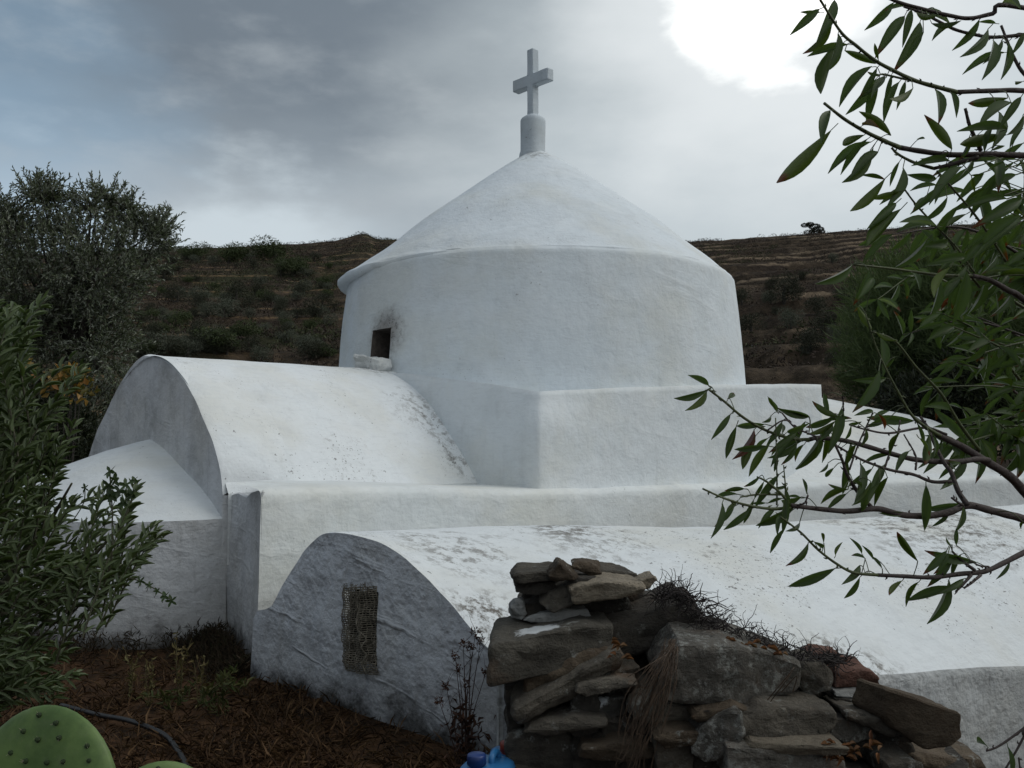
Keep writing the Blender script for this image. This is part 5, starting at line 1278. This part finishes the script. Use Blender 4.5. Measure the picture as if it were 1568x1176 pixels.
L7 = [(555, -10, 465, 205), (545, 112, 402, 256), (490, 58, 386, 57), (560, 195, 482, 446), (585, 212, 530, 330), (588, 235, 745, 302), (738, 303, 572, 502), (755, 363, 606, 542), (800, 362, 725, 462), (930, 412, 812, 472), (890, 66, 745, 270), (838, 4, 695, 142), (962, 92, 830, 342), (978, 145, 888, 285),
 (545, 606, 276, 868), (828, 650, 668, 528), (700, 636, 586, 686), (735, 664, 520, 818), (742, 688, 588, 868), (765, 712, 622, 845), (1115, 718, 978, 546), (800, 836, 625, 1002), (880, 785, 800, 980), (868, 905, 720, 942), (850, 955, 705, 1085), (875, 980, 700, 1165), (1285, 130, 1150, 270), (1305, 180, 1253, 375), (1372, 190, 1342, 376), (1448, 150, 1390, 260), (1050, 70, 935, 60), (1125, 105, 1012, 190), (1320, 112, 1232, 104),
 (1385, 462, 1183, 490), (1440, 450, 1330, 610), (1400, 480, 1232, 600), (1385, 612, 1136, 620), (1380, 635, 1144, 684), (1360, 690, 1290, 715), (1100, 718, 958, 754), (1040, 850, 895, 828), (1045, 876, 908, 903), (1165, 780, 1000, 965), (1092, 925, 965, 1052), (1182, 1010, 1080, 1072), (1125, 990, 1035, 1072), (1040, 1072, 862, 1050), (1270, 890, 1168, 955), (1358, 765, 1276, 806), (990, 930, 920, 1002), (1448, 755, 1405, 797), (1448, 935, 1205, 1078), (1448, 1010, 1230, 1176), (1448, 600, 1380, 700), (1330, 520, 1300, 700), (1200, 840, 1215, 910), (1190, 830, 1260, 825), (780, 355, 705, 340), (980, 655, 940, 660), (760, 290, 740, 205), (1448, 385, 1405, 388), (880, 30, 790, 50), (940, 50, 1100, 110), (1000, 110, 1150, 100), (670, 830, 790, 850), (1448, 540, 1370, 640), (1300, 600, 1260, 720)]
L8 = [(825, 182, 658, 272), (893, 200, 822, 362), (912, 240, 846, 332), (1150, 70, 1003, 202), (1320, 200, 1260, 440), (1568, -20, 1355, 152), (935, -5, 878, 105), (1330, 150, 1150, 182), (835, 364, 902, 472), (1005, 590, 965, 640), (940, 640, 820, 832), (915, 478, 1010, 520), (192, 722, 98, 671), (180, 735, 36, 774), (180, 738, 87, 827), (268, 782, 298, 748), (488, 832, 446, 766), (638, 856, 488, 815), (772, 860, 640, 786), (1250, 190, 1170, 330), (1400, 60, 1290, 190), (700, 750, 715, 850), (1100, 470, 1200, 400)]
L1 = [(240, 86, 150, 40), (236, 100, 90, 139), (232, 104, 138, 190), (312, 142, 342, 114), (378, 218, 352, 214), (355, 248, 308, 392), (432, 262, 340, 396), (438, 285, 378, 438), (490, 303, 433, 358), (500, 320, 405, 467), (526, 370, 512, 448), (524, 192, 486, 132), (668, 216, 526, 182), (650, 226, 550, 372), (798, 218, 674, 151), (745, 212, 722, 116), (780, 228, 650, 292), (725, 258, 605, 438), (702, 328, 606, 440), (612, 328, 542, 420), (642, 328, 600, 404), (736, 268, 716, 408), (808, 315, 838, 250), (835, 318, 804, 432), (885, 236, 828, 247), (742, 408, 703, 452), (768, 428, 728, 470), (935, 428, 822, 512), (926, 480, 843, 592), (942, 488, 880, 612), (965, 488, 902, 592), (996, 465, 935, 592), (812, 520, 740, 500), (832, 520, 708, 582), (822, 538, 735, 608), (456, 464, 384, 512), (472, 484, 428, 557), (392, 520, 302, 529), (572, 500, 500, 518), (366, 562, 310, 640), (482, 580, 416, 582), (552, 560, 484, 582), (522, 598, 446, 686), (562, 655, 450, 667), (560, 648, 518, 620), (556, 684, 495, 792), (624, 660, 562, 700), (662, 742, 564, 847), (722, 770, 680, 744), (722, 752, 714, 706), (770, 806, 800, 746), (886, 800, 832, 728), (902, 816, 838, 802), (932, 820, 884, 760), (972, 862, 925, 806), (878, 838, 800, 924), (878, 888, 808, 984), (1058, 904, 996, 970), (1126, 908, 1068, 1018), (1126, 836, 1030, 702), (1248, 776, 1143, 882), (1252, 785, 1186, 882), (1264, 762, 1238, 725), (1282, 765, 1284, 684), (1306, 790, 1262, 892), (650, 546, 632, 476), (935, 190, 852, 210), (1045, 280, 1000, 380), (1170, 280, 1150, 420), (630, 560, 560, 555), (500, 210, 462, 240), (545, 290, 545, 245), (720, 235, 840, 222), (900, 260, 880, 340), (950, 200, 980, 270), (1000, 190, 920, 230), (1568, 660, 1555, 690), (910, 545, 870, 620), (1010, 215, 900, 260), (840, 480, 880, 520), (1120, 300, 1170, 380), (560, 300, 500, 380), (760, 240, 700, 320), (860, 330, 820, 420)]
for a_ in L7: aleaf(O7[0]+a_[0]*S7, O7[1]+a_[1]*S7, O7[0]+a_[2]*S7, O7[1]+a_[3]*S7)
for a_ in L8: aleaf(O8[0]+a_[0]*S8, O8[1]+a_[1]*S8, O8[0]+a_[2]*S8, O8[1]+a_[3]*S8)
for a_ in L1: aleaf(O1[0]+a_[0]*S1, O1[1]+a_[1]*S1, O1[0]+a_[2]*S1, O1[1]+a_[3]*S1)
for sp_, rr_, gr_ in TW:
    n_ = len(sp_)
    for i in range(2, n_-1, 4 if gr_ else 6):
        q = sp_[i]
        if rl.random() < (.45 if gr_ else .6) or px_of(q)[0] > 1590: continue
        L = rl.uniform(.035, .075); d = Vector((rl.uniform(-1, .15), rl.uniform(-.5, .3), rl.uniform(-1.3, .1))).normalized(); st_ = q+d*.012+Vector((0, 0, .004))
        green.tube([q, st_, st_+d*.003], .0007, 4, False); al.add(st_, d, Vector((rl.uniform(-.8, .8), -1, rl.uniform(-.4, .8))), L, L*rl.uniform(.17, .23))
# farther, denser growth of the same tree on the right
for _ in range(64):
    tx, ty = rl.uniform(1320, 1580), rl.uniform(330, 690)
    if tx < 1420 and rl.random() < .78: continue
    if ty > 640 and tx < 1450: continue
    y_ = rl.uniform(1.75, 2.9); sx, sy = tx+rl.uniform(110, 260), ty+rl.uniform(-40, 150)
    mx_, my_ = (tx+sx)/2, (ty+sy)/2-rl.uniform(-20, 40)
    pts = [P(sx, sy, y_+.15), P(mx_, my_, y_), P(tx, ty, y_-.1)]; sp = spline(pts, 8); rr = [.0045*(1-.75*i/(len(sp)-1)) for i in range(len(sp))]
    (green if rl.random() < .7 else bark).tube(sp, rr, 5, False)
    for k in range(17):
        i = rl.randrange(3, len(sp)); q = sp[i]; L = rl.uniform(.05, .085)
        d = Vector((rl.uniform(-1, .45), rl.uniform(-.6, .6), rl.uniform(-1.1, .35))).normalized(); al.add(q, d, Vector((rl.uniform(-.7, .7), -1, rl.uniform(-.2, .9))), L, L*rl.uniform(.17, .23))
for _ in range(26):       # top right corner
    tx, ty = rl.uniform(1480, 1575), rl.uniform(215, 350); y_ = rl.uniform(1.5, 1.9); q = P(tx, ty, y_); L = rl.uniform(.06, .10)
    d = Vector((rl.uniform(-1, .3), rl.uniform(-.4, .4), rl.uniform(-1.1, .1))).normalized(); al.add(q, d, Vector((rl.uniform(-.7, .7), -1, rl.uniform(-.2, .9))), L, L*rl.uniform(.17, .23))
    green.tube([q, q+Vector((.05, .02, .02)), q+Vector((.14, .05, .0))], .0012, 4, False)
for _ in range(46):        # the side of the crown away from the church, out of frame
    z0 = rl.uniform(-.6, .9); f_ = (z0+2.4)/3.3; st_ = Vector((1.78-.48*f_**2.2, 1.72-.1*f_, z0)); d = Vector((rl.uniform(.15, 1), rl.uniform(-.5, .9), rl.uniform(.1, .9))).normalized()
    e_ = st_+d*rl.uniform(.4, .9); sp = spline([st_, st_.lerp(e_, .5)+Vector((0, 0, .06)), e_], 8); bark.tube(sp, [.008*(1-.8*i/(len(sp)-1)) for i in range(len(sp))], 6, False)
    for k in range(20):
        q = sp[rl.randrange(4, len(sp))]; L = rl.uniform(.05, .085)
        if px_of(q)[0] < 1600: continue
        al.add(q, Vector((rl.uniform(-.6, 1), rl.uniform(-.8, .8), rl.uniform(-1.1, .3))).normalized(), rv(rl), L, L*.2)
trb = MB()
trb.tube(spline([(1.78, 1.78, gz(1.75, 1.75)-.1), (1.70, 1.74, -1.6), (1.66, 1.76, -1.0), (1.60, 1.78, -.55), (1.52, 1.72, -.1), (1.42, 1.68, .4), (1.30, 1.60, .9)], 5), [.080-.070*(i/30)**.8 for i in range(31)], 12)
for a_, zz in ((P(1640, 830, T+.2), -.9), (P(1598, 813, T+.12), -.85), (P(1660, 800, T+.1), -.8), (P(1700, 560, T+.3), -.4), (P(1610, 1080, T), -1.2), (P(1572, 1120, T), -1.3)):
    e_ = Vector((1.62, 1.76, zz)); trb.tube(spline([e_, e_.lerp(a_, .55)+Vector((0, -.05, .03)), a_], 5), [.02*(1-.55*i/10) for i in range(11)], 8)
tk = trb.build('trunk', M_alb, at_, True)
bark.build('branches', M_alb, at_, True); green.build('green_twigs', M_alt, at_, True)
print('almond leaves', len(al.b))
al.build('foliage', leaf_template(7, 1, .18, .16, .9), M_all, at_, True)

# ================================================================== FEATHERY BUSHES BEHIND THE REAR VAULT
M_fea = leafmat('feathery_leaf', [(.060, .092, .034), (.095, .135, .052), (.13, .17, .075), (.075, .105, .042)], trans=.25)
tplf = leaf_template(3, 1, .05, .45, .6)
leafy_bush('feathery_bush', 'feathery green bush between the terraces and the rear vault, farthest left', 'bush', 1362, 525, 16.5, 1.6, 16000, M_fea, (.26, .010), .95, 'feathery bushes behind the church', tplf, .9, -.6)
leafy_bush('feathery_bush', 'largest feathery green bush behind the almond branches', 'bush', 1480, 495, 15.5, 1.8, 17000, M_fea, (.26, .010), .95, 'feathery bushes behind the church', tplf, .9, -.6)
leafy_bush('feathery_bush', 'dark feathery bush at the right edge behind the almond leaves', 'bush', 1640, 540, 14.0, 1.9, 14000, M_fea, (.26, .010), .95, 'feathery bushes behind the church', tplf, .9, -.6)
leafy_bush('bush', 'low dark bush behind the right end of the rear vault', 'bush', 1470, 620, 14.8, 1.5, 9000, M_dkbush, (.12, .03), .8, None, None, .4, -.6)

# ================================================================== HILLSIDE GROWTH
def hill_hit(px, py):
    d = pdir(px, py); az = math.atan2(d.x, d.y); tn = d.z/math.hypot(d.x, d.y); r = R0
    while r < R1+4:
        if hill(az, r)[0] >= tn*r: return Vector((r*math.sin(az), r*math.cos(az), hill(az, r)[0])), r
        r += .8
    return Vector((R1*math.sin(az), R1*math.cos(az), hill(az, R1)[0])), R1
def crown_mesh(name, n, seed, mat, flat=.8, lsz=.10):
    r_ = random.Random(seed); lv = Leaves(); lumps = [(rv(r_)*.5, r_.uniform(.35, .6)) for _ in range(8)]
    for _ in range(n):
        o_, lr_ = r_.choice(lumps); d = rv(r_); q = Vector((o_.x, o_.y, o_.z*flat+.6))+Vector((d.x, d.y, d.z*flat))*lr_*r_.random()**.3
        lv.add(q, d+rv(r_), rv(r_), lsz*r_.uniform(.6, 1.3), lsz*.4)
    o_ = lv.build(name, leaf_template(1, 1.6, .1, .1, .35), mat); me = o_.data; bpy.data.objects.remove(o_); return me
M_hb = leafmat('hill_olive_leaf', [(.042, .052, .034), (.070, .080, .058), (.11, .12, .092)], trans=.05, roughn=.8)
M_hd = leafmat('hill_dark_leaf', [(.018, .023, .013), (.030, .035, .020), (.045, .045, .028)], trans=.05, roughn=.8)
M_hg = leafmat('hill_green_leaf', [(.026, .042, .012), (.040, .058, .018), (.055, .070, .026)], trans=.05, roughn=.8)
protos = {'o': [crown_mesh('olive_crown', 2000, 50+i, M_hb) for i in range(3)], 'd': [crown_mesh('dark_crown', 1800, 60+i, M_hd, .7) for i in range(3)], 'g': [crown_mesh('green_crown', 2000, 70+i, M_hg, .5) for i in range(2)]}
tmb = MB(); tmb.tube([(0, 0, -.3), (.05, 0, .3), (0, .05, .7)], [.09, .07, .04], 6); stub = mesh_from('stub', tmb.v, tmb.f); stub.materials.append(M_bark)
LAB = {('o', 0): ('small grey-green bush, one of many dotting the scrub hillside left of the drum', 'grey-green bushes on the left hillside'), ('d', 0): ('small dark bush, one of many dotting the scrub hillside left of the drum', 'dark bushes on the left hillside'), ('g', 0): ('small low green bush, one of several on the hillside left of the drum', 'green bushes on the left hillside'),
       ('o', 1): ('grey-green bush on the terraced slope right of the drum', 'grey-green bushes on the terraced slope'), ('d', 1): ('small dark bush, one of several on the terraces right of the drum', 'dark bushes on the terraced slope'), ('g', 1): ('low green bush on the terraced slope right of the drum', 'green bushes on the terraced slope')}
rh = random.Random(9)
def hbush(px, py, wpx, kind, label=None):
    p, r = hill_hit(px, py); s_ = wpx/F*r*.68; root = empty('hillside_bush', p); side = 1 if px > 830 else 0
    lab, grp = LAB[(kind, side)]; tag(root, label or lab, 'bush', grp)
    for nm_, me in (('crown', rh.choice(protos[kind])), ('trunk', stub)):
        c = bpy.data.objects.new(nm_, me); scene.collection.objects.link(c); c.parent = root; c.scale = (s_, s_, s_*rh.uniform(.8, 1.05)); c.rotation_euler.z = rh.uniform(0, 6.28)
for q in ((343, 492, 40, 'o', 'pale grey-green bush with an orange grass patch at its left, middle of the left hillside'),
          (381, 488, 18, 'o', 'narrow grey-green bush alone between the two orange grass patches'),
          (428, 488, 24, 'd', 'dark bush directly above a rounder grey-green one, right part of the left hillside'),
          (436, 500, 24, 'o', 'round grey-green bush directly below the dark bush near the drum'),
          (438, 532, 28, 'o', 'round grey-green bush just above the white vault, second one left of the drum'),
          (239, 548, 50, 'o', 'big grey bush right above the arched gable, left of the vault crest'),
          (401, 555, 30, 'o', 'grey bush touching the vault crest line midway to the drum'),
          (475, 540, 34, 'o', 'grey-green bush low on the hillside, nearest to the drum wall'),
          (330, 545, 60, 'g', 'wide low green shrub just above the white vault crest'),
          (420, 400, 60, 'g', 'wide green shrub high under the ridge, midway between olive tree and dome'),
          (1202, 470, 48, 'd', 'largest dark bush on the terraces right of the drum'),
          (1254, 490, 34, 'd', 'dark bush right of the largest one on the terraces'),
          (1135, 470, 30, 'd', 'dark bush half hidden by the right edge of the drum'),
          (1212, 515, 34, 'o', 'pale grey-green bush below the largest dark bush on the terraces')): hbush(*q)
for (px, py, wd, kd) in ((271, 465, 34, 'd'), (304, 462, 30, 'o'), (362, 460, 34, 'd'), (207, 450, 34, 'd'), (478, 490, 34, 'd'), (412, 468, 24, 'd'), (495, 470, 28, 'd'), (375, 520, 44, 'g'), (350, 405, 50, 'g'), (450, 425, 46, 'g'), (300, 400, 44, 'g'), (390, 452, 26, 'd'), (270, 500, 40, 'g'), (250, 430, 34, 'd'), (460, 455, 26, 'd'), (500, 440, 26, 'g'), (505, 500, 22, 'o'),
                         (1150, 510, 40, 'd'), (1260, 515, 44, 'd'), (1240, 540, 44, 'd'), (1185, 445, 26, 'd'), (1290, 470, 30, 'd'), (1310, 520, 40, 'd')):
    hbush(px, py, wd, kd)
for _ in range(95):
    px = rh.uniform(205, 515); py = rh.uniform(395, 560); hbush(px, py, rh.uniform(9, 19)*(1+(py-395)/150), rh.choice('ooddg'))
for _ in range(14):
    px = rh.uniform(1110, 1400); py = rh.uniform(400, 575); hbush(px, py, rh.uniform(9, 18)*(1+(py-395)/160), rh.choice('ddo'))
# low scrub nobody could count
def scrub(name, label, mat, n, az0, az1, hfun, sz, per=14, cond=None, pw=1.0):
    lv = Leaves()
    for _ in range(n):
        az = R(rh.uniform(az0, az1)); r = math.sqrt(R0**2+(R1**2-R0**2)*rh.random()**pw); z, fr = hill(az, r); x, y = r*math.sin(az), r*math.cos(az)
        if cond and not cond(x, y, fr): continue
        rad = rh.uniform(*sz)
        for k in range(per):
            d = rv(rh); d.z = abs(d.z); q = Vector((x, y, z-.05))+Vector((d.x, d.y, d.z*hfun))*rad; lv.add(q, d+rv(rh), rv(rh), rad*rh.uniform(.16, .34), rad*.17)
    o_ = lv.build(name, leaf_template(1, 1.6, .1, .1, .35), mat); tag(o_, label, 'scrub', kind='stuff')
M_scb = leafmat('scrub_brown', [(.026, .020, .017), (.042, .031, .025), (.062, .046, .036), (.034, .030, .020)], trans=.0, roughn=.95)
M_scg = leafmat('scrub_green', [(.026, .032, .014), (.042, .050, .022), (.058, .062, .030)], trans=.0, roughn=.95)
M_stn = leafmat('hill_stones', [(.10, .095, .09), (.17, .16, .15), (.07, .06, .055)], trans=0, roughn=.95)
scrub('brown_scrub', 'low brown thorny scrub covering the hills', M_scb, 12500, -29, 30, .8, (.25, .70), 30, lambda x, y, fr: noise.noise(Vector((x*.06, y*.06, 2))) > -.38 and not (.72 < fr < .86 and x > 0))
scrub('green_scrub', 'low green scrub patches on the hills', M_scg, 6500, -29, 30, .7, (.3, .85), 30, lambda x, y, fr: noise.noise(Vector((x*.05, y*.05, 7))) > (.0 if x < 0 else .22))
scrub('dry_hill_grass', 'tufts of straw-coloured grass along the hill terraces', leafmat('hill_straw', [(.17, .11, .06), (.25, .18, .11), (.12, .08, .05)], trans=0, roughn=.95), 3600, -29, 30, .45, (.10, .26), 14, lambda x, y, fr: .70 < fr < .86 and noise.noise(Vector((x*.05, y*.05, 12))) > -.10)
scrub('scattered_rocks', 'pale rocks scattered over the hillside', M_stn, 1500, -29, 30, .5, (.10, .35), 8, lambda x, y, fr: noise.noise(Vector((x*.07, y*.07, 5))) > .12)
# the lone tree on the ridge
az_ = math.atan2(pdir(1243, 358).x, pdir(1243, 358).y); rr_ = R1-1; rp = Vector((rr_*math.sin(az_), rr_*math.cos(az_), hill(az_, rr_)[0]-.2))
rtree = empty('ridge_tree', rp); tag(rtree, 'lone dark windswept tree on the ridge line to the right', 'tree')
lv = Leaves()
for (dx, dz, rad, n) in ((-1.1, 1.75, .55, 500), (-.3, 1.9, .55, 600), (.5, 1.5, .8, 900), (1.1, 1.0, .8, 800), (.6, .6, .8, 600), (-.6, .5, .6, 300), (1.7, .6, .5, 300)):
    for _ in range(n):
        d = rv(rh); lv.add(rp+Vector((dx, 0, dz))+Vector((d.x*rad*1.2, d.y*rad, d.z*rad*.45)), d+rv(rh), rv(rh), rh.uniform(.1, .25), .1)
lv.build('crown', leaf_template(1, 1.6, .1, .1, .35), M_hd, rtree)
mb = MB(); mb.tube([rp+Vector((.5, 0, -.4)), rp+Vector((.3, 0, .6)), rp+Vector((-.4, 0, 1.7))], [.16, .12, .06], 6); mb.tube([rp+Vector((.4, 0, .3)), rp+Vector((1.0, 0, 1.0))], [.1, .05], 6); mb.build('trunk', M_bark, rtree)
